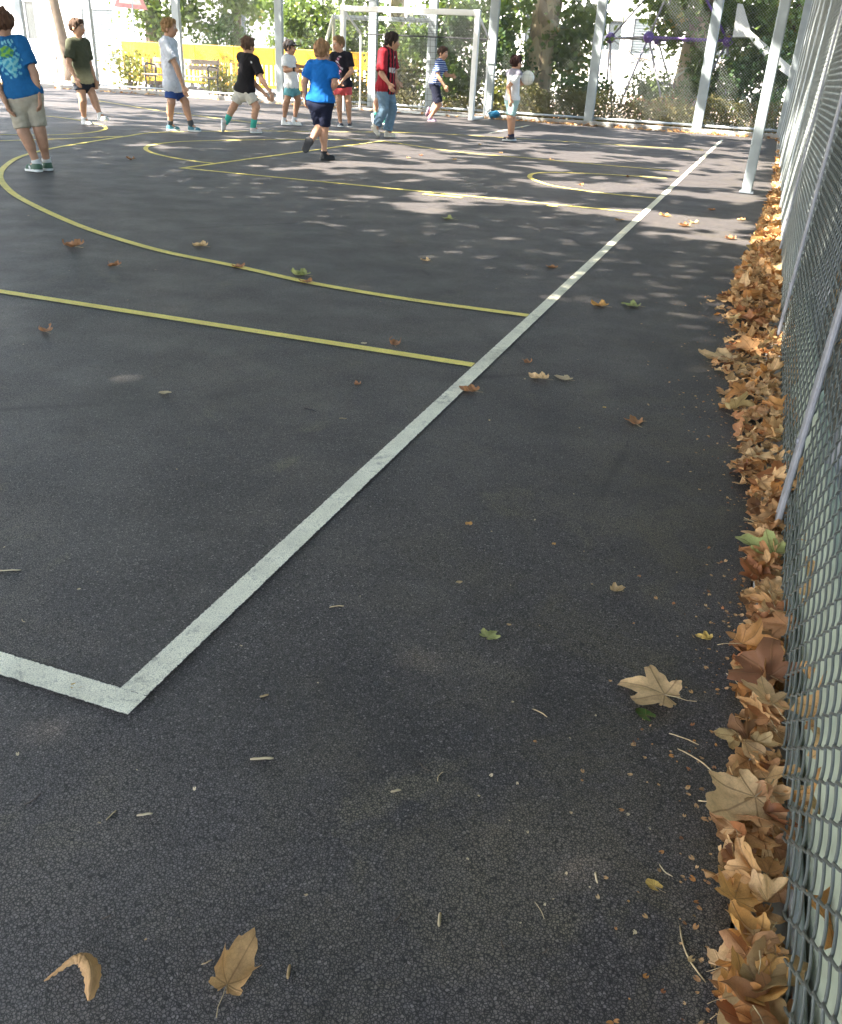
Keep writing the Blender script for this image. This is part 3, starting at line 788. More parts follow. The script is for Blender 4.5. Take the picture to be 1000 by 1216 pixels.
c1 = AY(763, 44, 38); c2 = AY(721, 42, 38); c3 = AY(735, 105, 38)
building(-4.6, 42, 13.0, 8, 7.5, 'white rendered house behind the purple climbing frame', 'plaster',
         [(c1[0], c1[2], .75, 1.25, 'shutter'), (c2[0], c2[2], 1.1, 1.0, 'glass'), (c1[0] - 4.2, 2.4, .9, 1.3, 'glass'), (c1[0], 5.4, .75, 1.25, 'shutter'), (c2[0], 5.4, 1.1, 1.2, 'glass'), (c1[0] + 3, 2.4, .9, 1.3, 'glass')])
building(-21.5, 46, 17.0, 9, 9.0, 'long pale house behind the yellow barriers', 'plaster',
         [(-27.5 + 3.1 * i, zz, 1.0, 1.5, 'shutter' if i % 2 else 'glass') for i in range(5) for zz in (2.3, 5.6)])
c4 = AY(120, 50, 36)
building(c4[0] - 4.2, 40.5, 15.5, 9, 6.5, 'sunlit white house at the far left with a grey boarded gate', 'plaster',
         [(c4[0], 1.35, 1.7, 2.4, 'shutter'), (c4[0] - 4.0, 2.0, 1.1, 1.5, 'glass'), (c4[0] - 7.5, 2.0, 1.1, 1.5, 'glass')])

# ================================================================== STREET FURNITURE BEHIND THE FENCE
def barrier(cx, y, wd, label):
    o = thing('barrier', (cx, y, 0), label, 'barrier', 'yellow barrier panels in a row')
    mb = MB(); mb.box((cx, y, 1.02), (wd, .06, .44), bev=.015); mb.build('top_panel', M['yellow'], o)
    mb = MB()
    nb = 9
    for i in range(nb): mb.box((cx - wd / 2 + .05 + (wd - .1) * i / (nb - 1), y, .54), (.065, .045, .52), bev=.01)
    mb.box((cx, y, .24), (wd, .06, .09), bev=.01); mb.build('slats', M['yellow'], o)
    for s in (-1, 1):
        mb = MB(); mb.box((cx + s * wd * .36, y, .05), (.10, .55, .10), bev=.02); mb.box((cx + s * wd * .36, y, .15), (.07, .10, .14)); mb.build('foot', M['iron'], o)
    return o


x0 = P2(146, 70, 24.3)[0]; x1 = P2(482, 70, 23.6)[0]; nb_ = 7
_bl = ['yellow plastic barrier panel nearest the white corner post', 'yellow plastic barrier panel behind the left end of the bench', 'yellow plastic barrier panel behind the right end of the bench', 'yellow plastic barrier panel just left of the boy in black', 'yellow plastic barrier panel just right of the boy in black', 'yellow plastic barrier panel behind the boy in the black cap', 'yellow plastic barrier panel behind the goal net']
for i in range(nb_):
    f = (i + .5) / nb_; barrier(x0 + (x1 - x0) * f, 24.3 - .7 * f, (x1 - x0) / nb_ - .06, _bl[i])

# bench
bx = P2(170, 84, 21.0)[0]; bx1 = P2(250, 84, 21.0)[0]; by = 21.0
be = thing('park_bench', ((bx + bx1) / 2, by, 0), 'weathered wooden bench with curved iron ends behind the boy in white', 'bench')
for j in range(4):
    t = MB(); t.box(((bx + bx1) / 2, by - .02 + .11 * j - .02, .45), (bx1 - bx - .02, .09, .035), bev=.006); t.build('seat_slat', M['wood'], be)
for j, (dz, dy) in enumerate(((.66, .43), (.80, .47))):
    t = MB(); t.box(((bx + bx1) / 2, by + dy, dz), (bx1 - bx - .02, .035, .11), bev=.006); t.build('back_slat', M['wood'], be)
for x in (bx + .08, bx1 - .06):
    t = MB(); t.tube([(x, by - .03, 0), (x, by - .02, .42), (x, by - .03, .66), (x, by + .06, .71), (x, by + .40, .68)], .022, 8)
    t.tube([(x, by + .42, 0), (x, by + .40, .42), (x, by + .50, .90)], .022, 8); t.tube([(x, by - .02, .42), (x, by + .40, .42)], .02, 8); t.build('end_frame', M['iron'], be, True)

# triangular warning sign, turned edge-on
c = P2(157, 16, 24.9)
sg = thing('warning_sign', (c[0], 24.9, 0), 'faded red bordered triangular warning sign on a grey pole above the barriers', 'sign')
t = MB(); t.tube([(c[0], 24.93, 0), (c[0], 24.93, c[2] + .9)], .03, 10); t.build('pole', M['galv'], sg, True)
ct, st_ = math.cos(1.33), math.sin(1.33)


def tri(sz, th, dy, cz):
    V = []
    for d in (0, th):
        for a in (90, 210, 330): V.append((c[0] + sz * math.cos(R_(a)) * ct - (dy + d) * st_ * 0, 24.88 + dy + d + sz * math.cos(R_(a)) * st_, cz + sz * math.sin(R_(a))))
    return V, [(0, 1, 2), (5, 4, 3), (0, 3, 4, 1), (1, 4, 5, 2), (2, 5, 3, 0)]


cz = c[2] + .50
t = MB(); t.add(*tri(.74, .02, -.02, cz)); t.build('red_border', M['red_sign'], sg)
t = MB(); t.add(*tri(.50, .006, -.027, cz)); t.build('white_field', M['sign_white'], sg)

# small seat and rail on the sunlit terrace at the left
c = P2(72, 52, 27.0)
tb = thing('park_bench', (c[0], 27, 0), 'slatted grey bench on the sunlit paving behind the boy in blue at the left', 'bench')
for j in range(3):
    t = MB(); t.box((c[0], 26.8 + .13 * j, .44), (1.1, .10, .04), bev=.006); t.build('seat_slat', M['wood'], tb)
for j in range(3):
    t = MB(); t.box((c[0], 27.25, .62 + .14 * j), (1.1, .04, .10), bev=.006); t.build('back_slat', M['wood'], tb)
for s in (-1, 1):
    t = MB(); t.tube([(c[0] + s * .45, 26.8, 0), (c[0] + s * .45, 26.8, .42), (c[0] + s * .45, 27.2, .42), (c[0] + s * .45, 27.28, 1.0)], .022, 8); t.tube([(c[0] + s * .45, 27.2, .42), (c[0] + s * .45, 27.2, 0)], .022, 8); t.build('end_frame', M['iron'], tb, True)
c = P2(28, 40, 30.0)
hr = thing('handrail', (c[0], 30, 0), 'thin grey handrail beside pale steps at the far left', 'handrail')
for i in range(5):
    t = MB(); t.tube([(c[0] - 1.0 + i * .55, 30, 0), (c[0] - 1.0 + i * .55, 30, 1.15 - .06 * i)], .02, 8); t.build('baluster', M['galv'], hr, True)
for dz in (0, .5):
    t = MB(); t.tube([(c[0] - 1.0, 30, 1.15 - dz), (c[0] + 1.2, 30, .91 - dz)], .024, 8); t.build('rail', M['galv'], hr, True)
sp_ = thing('stone_steps', (c[0] + .8, 31, 0), 'low pale stone steps on the sunlit terrace at the far left', 'steps')
for i in range(3):
    t = MB(); t.box((c[0] + 1.0, 31 + .35 * i, .08 + .16 * i), (3.0, .35, .16), bev=.01); t.build('step', M['paving'], sp_)

# climbing frame with purple nodes
cf_b = AY(770, 115, 23.0)
cf = thing('climbing_frame', (cf_b[0], 23.0, 0), 'rope climbing frame of grey tubes with purple ball nodes beyond the far fence', 'climbing frame')
N = {'a': P2(724.9, 45, 23.8), 'b': P2(770.2, 44.2, 22.8), 'c': P2(781.5, 48, 24.2), 'd': P2(864.6, 48.4, 22.7), 'e': P2(812, -52, 23.4)}


def foot(px, py, y):
    q = AY(px, py, y); return np.array([q[0], y, 0.0])


ft = [foot(721, 113, 24.0), foot(730, 116, 23.2), foot(731, 117, 22.6), foot(797, 117, 22.4), foot(812, 124, 24.3), foot(813, 128, 22.4), foot(866, 120, 23.8)]
for a, b2, mt in (('a', 'b', 'tube'), ('b', 'd', 'purple'), ('c', 'd', 'purple'), ('a', 'e', 'tube'), ('b', 'e', 'tube'), ('c', 'e', 'tube'), ('d', 'e', 'purple'), ('a', 'c', 'tube')):
    t = MB(); t.tube([N[a], N[b2]], .030 if mt == 'purple' else .022, 8); t.build('tube', M[mt], cf, True)
for nk, fi in (('a', 0), ('a', 1), ('b', 2), ('b', 3), ('c', 4), ('d', 5), ('d', 6)):
    t = MB(); t.tube([N[nk], ft[fi]], .024, 8); t.build('leg', M['tube'], cf, True)
for kx in 'abcde':
    t = MB(); t.sphere(N[kx], .125 if kx in 'abd' else .10, 16, 10); t.tube([N[kx] - np.array([0, .13, 0]), N[kx] - np.array([0, .10, 0])], .07, 12); t.build('node', M['purple'], cf, True)
t = MB()
ctr = (N['b'] + N['c'] + N['d']) / 3; hub = ctr * np.array([1, 1, .55])
net = [N['a'], N['b'], N['c'], N['d'], ft[1], ft[3], ft[4], ft[5]]
for q in net: t.tube([q, (q + hub) / 2 - np.array([0, 0, .05]), hub], .009, 4)
for f in (.3, .5, .7):
    ring = [q + (hub - q) * f for q in net]
    for i in range(len(ring)):
        t.tube([ring[i], (ring[i] + ring[(i + 1) % len(ring)]) / 2 - np.array([0, 0, .06]), ring[(i + 1) % len(ring)]], .008, 4)
t.build('rope_net', M['rope'], cf)

# slide: high side cheeks at the top and a chute sloping to the right
p0, p1, p2_, p3 = P2(876, 24, 21.8), P2(889, 44, 21.8), P2(918, 70, 21.8), P2(948, 96, 21.8)
sl = thing('playground_slide', (p1[0], 21.8, 0), 'pale grey slide with a broad top slanting down behind the lone square post', 'slide')
t = MB()
tp_ = [P2(876, 4, 21.8), P2(882, 5, 21.8), P2(891, 36, 21.8), P2(918, 60, 21.8), P2(952, 90, 21.8), P2(950, 101, 21.8), P2(914, 74, 21.8), P2(889, 44, 21.8), P2(870, 44, 21.8)]
nq = len(tp_); V = [tuple(q) for q in tp_] + [(q[0], q[1] + .06, q[2]) for q in tp_] 
t.add(V, [tuple(range(nq)), tuple(reversed(range(nq, 2 * nq)))] + [(i, nq + i, nq + (i + 1) % nq, (i + 1) % nq) for i in range(nq)])
t.build('side_cheek', M['slide'], sl)
t = MB(); V = [(q[0], q[1] + .46, q[2]) for q in tp_] + [(q[0], q[1] + .52, q[2]) for q in tp_]
t.add(V, [tuple(range(nq)), tuple(reversed(range(nq, 2 * nq)))] + [(i, nq + i, nq + (i + 1) % nq, (i + 1) % nq) for i in range(nq)]); t.build('side_cheek', M['slide'], sl)
t = MB(); a_, b_, c_ = P2(872, 42, 21.8), P2(889, 42, 21.8), P2(950, 98, 21.8)
for u, v2 in ((a_, b_), (b_, c_)): t.add([(u[0], u[1] + .06, u[2]), (v2[0], v2[1] + .06, v2[2]), (v2[0], v2[1] + .46, v2[2]), (u[0], u[1] + .46, u[2]), (u[0], u[1] + .06, u[2] - .03), (v2[0], v2[1] + .06, v2[2] - .03), (v2[0], v2[1] + .46, v2[2] - .03), (u[0], u[1] + .46, u[2] - .03)], [(0, 1, 2, 3), (7, 6, 5, 4), (0, 4, 5, 1), (1, 5, 6, 2), (2, 6, 7, 3), (3, 7, 4, 0)])
t.build('chute', M['slide'], sl)
for dx in ():
    t = MB(); t.tube([(a_[0] + dx, 21.95, 0), (a_[0] + dx, 21.95, a_[2])], .025, 8); t.tube([(a_[0] + dx, 22.25, 0), (a_[0] + dx, 22.25, a_[2])], .025, 8); t.build('leg', M['tube'], sl, True)

# swing frame behind the goal
u0, u1 = P2(396, 19, 22.0), P2(511, 26, 22.0); sw = thing('swing_frame', (u0[0], 22, 0), 'cream swing frame with a slanting leg left of the goal beyond the far fence', 'swing')
t = MB(); t.box(((u0[0] + u1[0]) / 2, 22, (u0[2] + u1[2]) / 2), (u1[0] - u0[0], .10, .10), bev=.01); t.build('beam', M['post'], sw)
for q, s in ((u0, -1), (u1, 1)):
    for d in (-.75, .75):
        e = np.array([q[0] + s * .32, 22 + d, 0]); t = MB(); t.tube([q + np.array([0, 0, .02]), e], .042, 10); t.build('leg', M['cream'], sw, True)

# dark litter bin inside the playground
c = P2(787, 108, 23.9); bn = thing('litter_bin', (c[0], 23.9, 0), 'dark grey litter bin among the legs of the climbing frame', 'bin')
t = MB(); t.tube([(c[0], 23.9, 0), (c[0], 23.9, .15), (c[0], 23.9, .82)], [.17, .18, .21], 18); t.build('body', M['iron'], bn, True)
t = MB(); t.tube([(c[0], 23.9, .83), (c[0], 23.9, .87), (c[0], 23.9, .93)], [.225, .22, .10], 18); t.build('lid', M['shutter'], bn, True)

# blue bag at the fence foot
c = G(591, 141); bgx, bgy = c[0], min(c[1], 19.72)
bb = thing('drawstring_bag', (bgx, bgy, 0), 'crumpled blue bag at the foot of the far fence beside the goal post', 'bag')
t = MB(); t.sphere((bgx, bgy, .10),   .115, 20, 12, sc=(1.15, .8, .70)); o = t.build('body', M['blue_bag'], bb, True); lump(o, .05, .085)
t = MB(); t.tube([(bgx + .04, bgy - .07, .17), (bgx - .05, bgy - .10, .20), (bgx - .14, bgy - .07, .12), (bgx - .17, bgy - .05, .01)], .008, 6); t.build('strap', M['black_strap'], bb, True)


# ================================================================== PEOPLE (one continuous skin each, grown from a distance field)
def surfnet(F, org, h):
    S = (F < 0).astype(np.uint8)
    T = S[:-1] + S[1:]; T = T[:, :-1] + T[:, 1:]; T = T[:, :, :-1] + T[:, :, 1:]
    act = (T > 0) & (T < 8); idx = np.argwhere(act); n = len(idx)
    cid = np.full(act.shape, -1, np.int32); cid[act] = np.arange(n)
    co = np.array([(a, b, c) for a in (0, 1) for b in (0, 1) for c in (0, 1)])
    val = np.stack([F[idx[:, 0] + c[0], idx[:, 1] + c[1], idx[:, 2] + c[2]] for c in co], 1)
    acc = np.zeros((n, 3)); cnt = np.zeros(n)
    for i in range(8):
        for j in range(i + 1, 8):
            if np.abs(co[i] - co[j]).sum() != 1: continue
            cr = (val[:, i] < 0) != (val[:, j] < 0); t = val[cr, i] / (val[cr, i] - val[cr, j])
            acc[cr] += co[i] + t[:, None] * (co[j] - co[i]); cnt[cr] += 1
    V = (idx + acc / cnt[:, None]) * h + org; Fs = []
    for ax in range(3):
        o1, o2 = [(1, 2), (2, 0), (0, 1)][ax]
        A = np.take(S, range(0, S.shape[ax] - 1), ax); B = np.take(S, range(1, S.shape[ax]), ax)
        e = np.argwhere(A != B); ok = (e[:, o1] > 0) & (e[:, o2] > 0) & (e[:, o1] < S.shape[o1] - 1) & (e[:, o2] < S.shape[o2] - 1); e = e[ok]
        s0 = S[e[:, 0], e[:, 1], e[:, 2]]; q = []
        for d1, d2 in ((-1, -1), (0, -1), (0, 0), (-1, 0)):
            g = e.copy(); g[:, o1] += d1; g[:, o2] += d2; q.append(cid[g[:, 0], g[:, 1], g[:, 2]])
        q = np.stack(q, 1); q[s0 == 0] = q[s0 == 0][:, ::-1]; Fs.append(q)
    return V, np.concatenate(Fs)


def nrm(v): v = np.asarray(v, float); return v / (np.linalg.norm(v) + 1e-9)


class Field:
    """union of tapered capsules, ellipsoids and flat-ended cones on a local grid"""
    def __init__(s, lo, hi, h):
        s.h = h; s.o = np.array(lo, float); s.n = np.maximum(4, np.ceil((np.array(hi) - lo) / h).astype(int) + 1)
        s.F = np.full(s.n, .5, np.float32)

    def sub(s, lo, hi):
        a = np.clip(np.floor((lo - s.o) / s.h).astype(int), 0, s.n - 1); b = np.clip(np.ceil((hi - s.o) / s.h).astype(int) + 1, 1, s.n)
        sl = tuple(slice(x, y) for x, y in zip(a, b))
        ax = [s.o[i] + s.h * np.arange(a[i], b[i]) for i in range(3)]
        return sl, np.stack(np.meshgrid(*ax, indexing='ij'), -1)

    def put(s, sl, d, k, mode='u'):
        F = s.F[sl]; d = d.astype(np.float32)
        if mode == 'u':
            if k > 0:
                hh = np.clip(.5 + .5 * (F - d) / k, 0, 1); F[...] = F + (d - F) * hh - k * hh * (1 - hh)
            else: F[...] = np.minimum(F, d)
        else:
            F[...] = np.maximum(F, -d)

    def cap(s, a, b, ra, rb, k=.02, fl=None, fk=1.0, cut=None, mode='u', wav=None):
        a, b = np.asarray(a, float), np.asarray(b, float); R = max(ra, rb) + .06
        sl, P = s.sub(np.minimum(a, b) - R, np.maximum(a, b) + R)
        if P.size == 0: return
        ba = b - a; q = P - a; t = np.clip((q @ ba) / (ba @ ba + 1e-12), 0, 1)
        v = q - t[..., None] * ba
        if fl is not None: v = v + (v @ fl)[..., None] * fl * (fk - 1)
        d = np.linalg.norm(v, axis=-1) - (ra + (rb - ra) * t)
        if wav is not None:
            d = d + wav * np.sin((q @ nrm(ba)) * 95 + 5 * np.sin(P[..., 0] * 31) + 4 * np.sin(P[..., 1] * 27)) * np.clip(t * 1.5, .2, 1)
        if cut is not None:
            for cp, cn in cut: d = np.maximum(d, (P - cp) @ cn)
        s.put(sl, d, k, mode)

    def ell(s, c, ax, r, k=.02, cut=None, mode='u', noise=0, nscale=.02):
        c = np.asarray(c, float); R = max(r) + .06; sl, P = s.sub(c - R, c + R)
        if P.size == 0: return
        q = (P - c) @ np.array(ax).T; m = np.linalg.norm(q / np.array(r), axis=-1); g = np.linalg.norm(q / np.array(r) ** 2, axis=-1) + 1e-6
        d = m * (m - 1) / g
        if noise: d = d - noise * (vnoise(P.reshape(-1, 3) * np.array([1, 1, .45]) + 9, nscale).reshape(d.shape) - .35)
        if cut is not None:
            for cp, cn in cut: d = np.maximum(d, (P - cp) @ cn)
        s.put(sl, d, k, mode)

    def mesh(s): return surfnet(s.F, s.o, s.h)


M['skin'] = mat_vcol('skin', .52, .06, 260, .35)
M['cloth'] = mat_vcol('cloth', .85, .35, 420, .2)
M['shoe'] = mat_vcol('shoe', .55, .15, 300, .35)
M['hair'] = mat_vcol('hair', .75, .8, 190, .2)
SKIN = np.array([.50, .275, .175])


def person(label, P0px, H, phi, pelvis, neck, head, phih, arms, legs, shirt, shorts, shoe, hair=(.06, .035, .02), skin=SKIN, hem=.12, sleeve=.72,
           short_t=.8, jeans=False, socks=None, cap=None, hairlen=1.0, extra=None, loose=1.0, shirtcol=None, tilt=0.0, sole=(.7, .7, .68)):
    s = H / 1.30; P0 = G(*P0px)

    def J(px, py, d=0.0):
        r = ray(px, py); t = ((P0 - CAM) @ FH - d) / (r @ FH); return CAM + r * t

    def dirn(a, z=0.0):
        v = math.sin(R_(a)) * RH - math.cos(R_(a)) * FH; return nrm(v + np.array([0, 0, z]))

    root = thing('person', (P0[0], P0[1], 0), label, 'person')
    Z = np.array([0, 0, 1.0]); f = dirn(phi)
    Pv, Nk = J(*pelvis), J(*neck)
    U = nrm(Nk - Pv); l = math.cos(R_(phi)) * RH + math.sin(R_(phi)) * FH; l = nrm(l - U * (l @ U)); f = np.cross(l, U); f = f if f @ dirn(phi) > 0 else -f
    hpU = nrm(U * .5 + Z * .5); lh = nrm(l - hpU * (l @ hpU))
    Ch = Nk - U * .055 * s
    Sh = {'L': Ch + l * .128 * s, 'R': Ch - l * .128 * s}; Hp = {'L': Pv + lh * .068 * s - Z * .01, 'R': Pv - lh * .068 * s - Z * .01}
    dep = lambda q: -((q - P0) @ FH)
    A = {}
    for k in 'LR':
        (ex, ey, ed), (wx, wy, wd) = arms[k][:2]; ds = dep(Sh[k]); A[k] = (Sh[k], J(ex, ey, ds + ed), J(wx, wy, ds + wd))
    Lg = {}
    for k in 'LR':
        (kx, ky, kd), ftp = legs[k]; dh = dep(Hp[k]); kn = J(kx, ky, dh + kd)
        if len(ftp) == 3 and not isinstance(ftp[0], tuple):          # planted: (px, depth, heading)
            px, d, hd = ftp; lo, hi = 100.0, 400.0
            for _ in range(40):
                m = (lo + hi) / 2
                if dep(G(px, m)) < d: lo = m
                else: hi = m
            c = G(px, lo); di = dirn(hd); heel = c - di * .075 * s; toe = c + di * .085 * s; up = Z
        else:                                                        # lifted: heel and toe points
            heel, toe = J(*ftp[0]), J(*ftp[1]); di = nrm(toe - heel); mid = (heel + toe) / 2
            heel, toe = mid - di * .08 * s, mid + di * .085 * s; up = nrm((kn - heel) - di * ((kn - heel) @ di))
            mz = min(heel[2], toe[2]); 
            if mz < .005: heel = heel + Z * (.005 - mz); toe = toe + Z * (.005 - mz)
        an = heel + di * .035 * s + up * .075 * s
        Lg[k] = (Hp[k], kn, an, heel, toe, di, up)
    hu = nrm(U * .35 + Z * .65); hf = dirn(phih); hf = nrm(hf - hu * (hf @ hu) + hu * tilt); hu = nrm(hu - hf * (hu @ hf)); hl = np.cross(hu, hf)
    Hc = J(*head) ; Hc = Hc - U * 0
    allp = np.array([Pv, Nk, Hc] + [q for k in 'LR' for q in (*A[k], *Lg[k][:5])]); lo = allp.min(0) - .20; hi = allp.max(0) + .22
    lo[2] = max(lo[2], -.04)
    # ---- skin
    B = Field(lo, hi, .0075)
    B.cap(Pv + U * .02, Ch - U * .03, .080 * s, .096 * s, 0, f, 1.32); B.cap(Sh['L'] * .8 + Ch * .2, Sh['R'] * .8 + Ch * .2, .052 * s, .052 * s, .05)
    B.cap(Hp['L'], Hp['R'], .066 * s, .066 * s, .02)
    for k in 'LR':
        a, e, wr = A[k]; B.cap(a, e, .046 * s, .034 * s, .03); B.cap(e, wr, .034 * s, .022 * s, .012)
        B.cap(e + (wr - e) * .12, e + (wr - e) * .45, .033 * s, .030 * s, .02)
        hp_, kn, an = Lg[k][:3]; B.cap(hp_, kn, .068 * s, .050 * s, .02); B.cap(kn, an, .047 * s, .029 * s, .02)
        back = nrm(np.cross(np.cross(kn - an, nrm(Lg[k][5])), kn - an)); B.cap(kn + (an - kn) * .2 - back * .014 * s, kn + (an - kn) * .45 - back * .014 * s, .042 * s, .036 * s, .03)
        B.cap(an, an + Lg[k][5] * .07 * s - Lg[k][6] * .04 * s, .030 * s, .024 * s, .02)
        # hand
        fa = nrm(wr - e); hd_ = arms[k][2] if len(arms[k]) > 2 else None
        di = nrm(fa * .75 + (np.array([0, 0, -.25]) if hd_ is None else dirn(hd_[0], hd_[1]) * .9))
        pn = nrm(np.cross(di, f)) * (1 if k == 'L' else -1); pn = nrm(pn - di * (pn @ di)); sd_ = np.cross(di, pn) * (1 if k == 'L' else -1); sd_ = sd_ if sd_ @ f > 0 else -sd_
        palm = wr + di * .050 * s; B.cap(wr, wr + di * .062 * s, .020 * s, .031 * s, .012, pn, 1.75)
        for q, (off, ln) in enumerate(((.025, .058), (.009, .066), (-.008, .062), (-.023, .048))):
            b0 = wr + di * .070 * s + sd_ * off * s; cu = .30 + .12 * q
            d1 = nrm(di - pn * cu * -1 * .8); d2 = nrm(di - pn * cu * -1 * 2.0)
            m1 = b0 + d1 * ln * .52 * s; B.cap(b0 - di * .015 * s, m1, .0105 * s, .0095 * s, .005); B.cap(m1, m1 + d2 * ln * .5 * s, .0095 * s, .008 * s, .003)
        t0 = wr + di * .020 * s + sd_ * .022 * s; t1 = t0 + nrm(di * .75 + sd_ * .7) * .034 * s; B.cap(t0, t1, .012 * s, .011 * s, .008); B.cap(t1, t1 + nrm(di + sd_ * .25 + pn * .25) * .028 * s, .0105 * s, .009 * s, .004)
    AX = [hl, hf, hu]; hs = s * 1.0
    B.cap(Nk - U * .02, Hc - hu * .04 * hs - hf * .015 * hs, .050 * s, .047 * s, .03)
    B.ell(Hc + hu * .022 * hs, AX, (.073 * hs, .089 * hs, .084 * hs), .02)
    B.ell(Hc + hf * .022 * hs - hu * .050 * hs, AX, (.054 * hs, .060 * hs, .056 * hs), .035)
    for sg_ in (-1, 1):
        B.ell(Hc + hl * sg_ * .074 * hs - hu * .012 * hs - hf * .006 * hs, AX, (.011 * hs, .020 * hs, .030 * hs), .008)
        B.ell(Hc + hl * sg_ * .031 * hs + hf * .096 * hs + hu * .004 * hs, AX, (.019 * hs, .016 * hs, .013 * hs), 0, mode='s')
        B.ell(Hc + hl * sg_ * .030 * hs + hf * .074 * hs + hu * .003 * hs, AX, (.014 * hs,) * 3, .003)
        B.ell(Hc + hl * sg_ * .036 * hs + hf * .060 * hs - hu * .030 * hs, AX, (.024 * hs,) * 3, .025)
    B.cap(Hc + hf * .084 * hs + hu * .002 * hs, Hc + hf * .101 * hs - hu * .026 * hs, .009 * hs, .0135 * hs, .012)
    B.cap(Hc + hf * .076 * hs - hu * .056 * hs - hl * .014 * hs, Hc + hf * .076 * hs - hu * .056 * hs + hl * .014 * hs, .0105 * hs, .0105 * hs, .006)
    V, Fc = B.mesh()
    col = np.tile(np.array(skin), (len(V), 1)) * (.93 + .14 * vnoise(V, .05))[:, None]
    q = (V - Hc) / hs; ql, qf, qu = q @ hl, q @ hf, q @ hu
    for sg_ in (-1, 1):
        e = (np.hypot(ql - sg_ * .030, qu - .003) < .0115) & (qf > .06); col[e] = (.55, .52, .48)
        e = (np.hypot(ql - sg_ * .030, qu - .003) < .0075) & (qf > .06); col[e] = (.03, .02, .015)
        e = (np.abs(ql - sg_ * .032) < .019) & (np.abs(qu - .024) < .005) & (qf > .05); col[e] = np.array(hair) * 1.1
    e = (np.abs(ql) < .021) & (np.abs(qu + .056) < .0085) & (qf > .06); col[e] = (.40, .14, .11)
    kn_ = [np.linalg.norm(V - Lg[k][1], axis=1) for k in 'LR']
    for dk in kn_: col *= (1 - .10 * np.exp(-(dk / .05) ** 2))[:, None]
    body = npmesh('body', V, Fc, M['skin'], root, smooth=True, paint=np.clip(col, 0, 1))
    # ---- shirt
    S = Field(lo, hi, .0085); L_ = loose
    hemc = Pv - U * (hem - .092) * s
    S.cap(Pv - U * (hem - .02) * s, Ch - U * .02, .132 * s * L_, .112 * s * (.5 + .5 * L_), 0, f, 1.22, cut=[(hemc, -U)], wav=.0035)
    S.cap(Sh['L'] * .86 + Ch * .14, Sh['R'] * .86 + Ch * .14, .064 * s, .064 * s, .05, wav=.002)
    S.cap(Ch - U * .02, Ch + U * .035 * s, .070 * s, .056 * s, .03)
    S.cap(Hp['L'] + hpU * .03 * s, Hp['R'] + hpU * .03 * s, .101 * s * L_, .101 * s * L_, .02, cut=[(hemc, -U)], wav=.003); S.cap(Pv + U * .05 * s, Ch - U * .10 * s, .124 * s * L_, .110 * s * L_, .03, f, 1.22, cut=[(hemc, -U)], wav=.003)
    for k in 'LR':
        a, e, wr = A[k]; se = a + (e - a) * sleeve
        S.cap(a, a + (e - a) * (sleeve + .2), .060 * s, .066 * s * L_, .035, cut=[(se, nrm(e - a))], wav=.003)
    S.cap(Nk - U * .012 * s + f * .01, Nk + U * .12 * s + f * .03, .056 * s, .056 * s, mode='s')
    V, Fc = S.mesh(); q = V - Pv; tl = np.linalg.norm(Nk - Pv)
    u_, v_, w_ = (q @ l) / s, (q @ U) / tl, (q @ f) / s
    if shirtcol is not None: col = np.array([shirtcol(a_, b_, c_, p_) for a_, b_, c_, p_ in zip(u_, v_, w_, V)])
    else: col = np.tile(np.array(shirt, float), (len(V), 1))
    npmesh('shirt', V, Fc, M['cloth'], root, smooth=True, paint=col)
    # ---- shorts or jeans
    T = Field(lo, hi, .0085)
    T.cap(Pv + hpU * .07 * s, Pv - hpU * .03 * s, .106 * s, .116 * s, 0, nrm(f), 1.15, cut=[(Pv + hpU * .10 * s, hpU)]); T.cap(Hp['L'], Hp['R'], .094 * s, .094 * s, .02)
    for k in 'LR':
        hp_, kn, an = Lg[k][:3]
        if jeans:
            T.cap(hp_, kn, .088 * s, .066 * s, .03, wav=.004); ee = kn + (an - kn) * .97
            T.cap(kn, an + (an - kn) * .1, .066 * s, .062 * s, .02, cut=[(ee, nrm(an - kn))], wav=.007)
        else:
            d_ = nrm(kn - hp_); se = hp_ + (kn - hp_) * short_t
            gap_ = np.linalg.norm((Lg['L'][1] - Lg['R'][1]) - (Lg['L'][1] - Lg['R'][1]) @ U * U) * .5; T.cap(hp_, hp_ + (kn - hp_) * (short_t + .3), .086 * s, min(.080, max(.060, gap_ * .95)) * s, .006, cut=[(se, d_)], wav=.0035)
    V, Fc = T.mesh(); col = np.tile(np.array(shorts, float), (len(V), 1)); col *= (.9 + .2 * vnoise(V, .06))[:, None]
    npmesh('jeans' if jeans else 'shorts', V, Fc, M['cloth'], root, smooth=True, paint=np.clip(col, 0, 1))
    # ---- shoes and socks
    for k in 'LR':
        hp_, kn, an, heel, toe, di, up = Lg[k]; sd_ = np.cross(di, up)
        lo2 = np.minimum(np.minimum(heel, toe), an) - .09; hi2 = np.maximum(np.maximum(heel, toe), an) + .09
        X = Field(lo2, hi2, .006); c0 = [(heel + up * .003, -up)]
        X.cap(heel + up * .036 * s + di * .030 * s, toe + up * .026 * s - di * .034 * s, .040 * s, .034 * s, 0, sd_, 1.08, cut=c0)
        X.cap(heel + up * .010 * s + di * .034 * s, toe + up * .010 * s - di * .036 * s, .044 * s, .042 * s, .004, cut=c0 + [(heel + up * .026 * s, up)])
        X.cap(heel + up * .04 * s + di * .036 * s, an + (kn - an) * .03, .037 * s, .036 * s, .02, cut=c0 + [(an + up * .012 * s, nrm(kn - an))])
        V, Fc = X.mesh(); hz = (V - heel) @ up / s; hd2 = (V - heel) @ di / s
        col = np.tile(np.array(shoe, float), (len(V), 1)); col[hz < .024] = sole
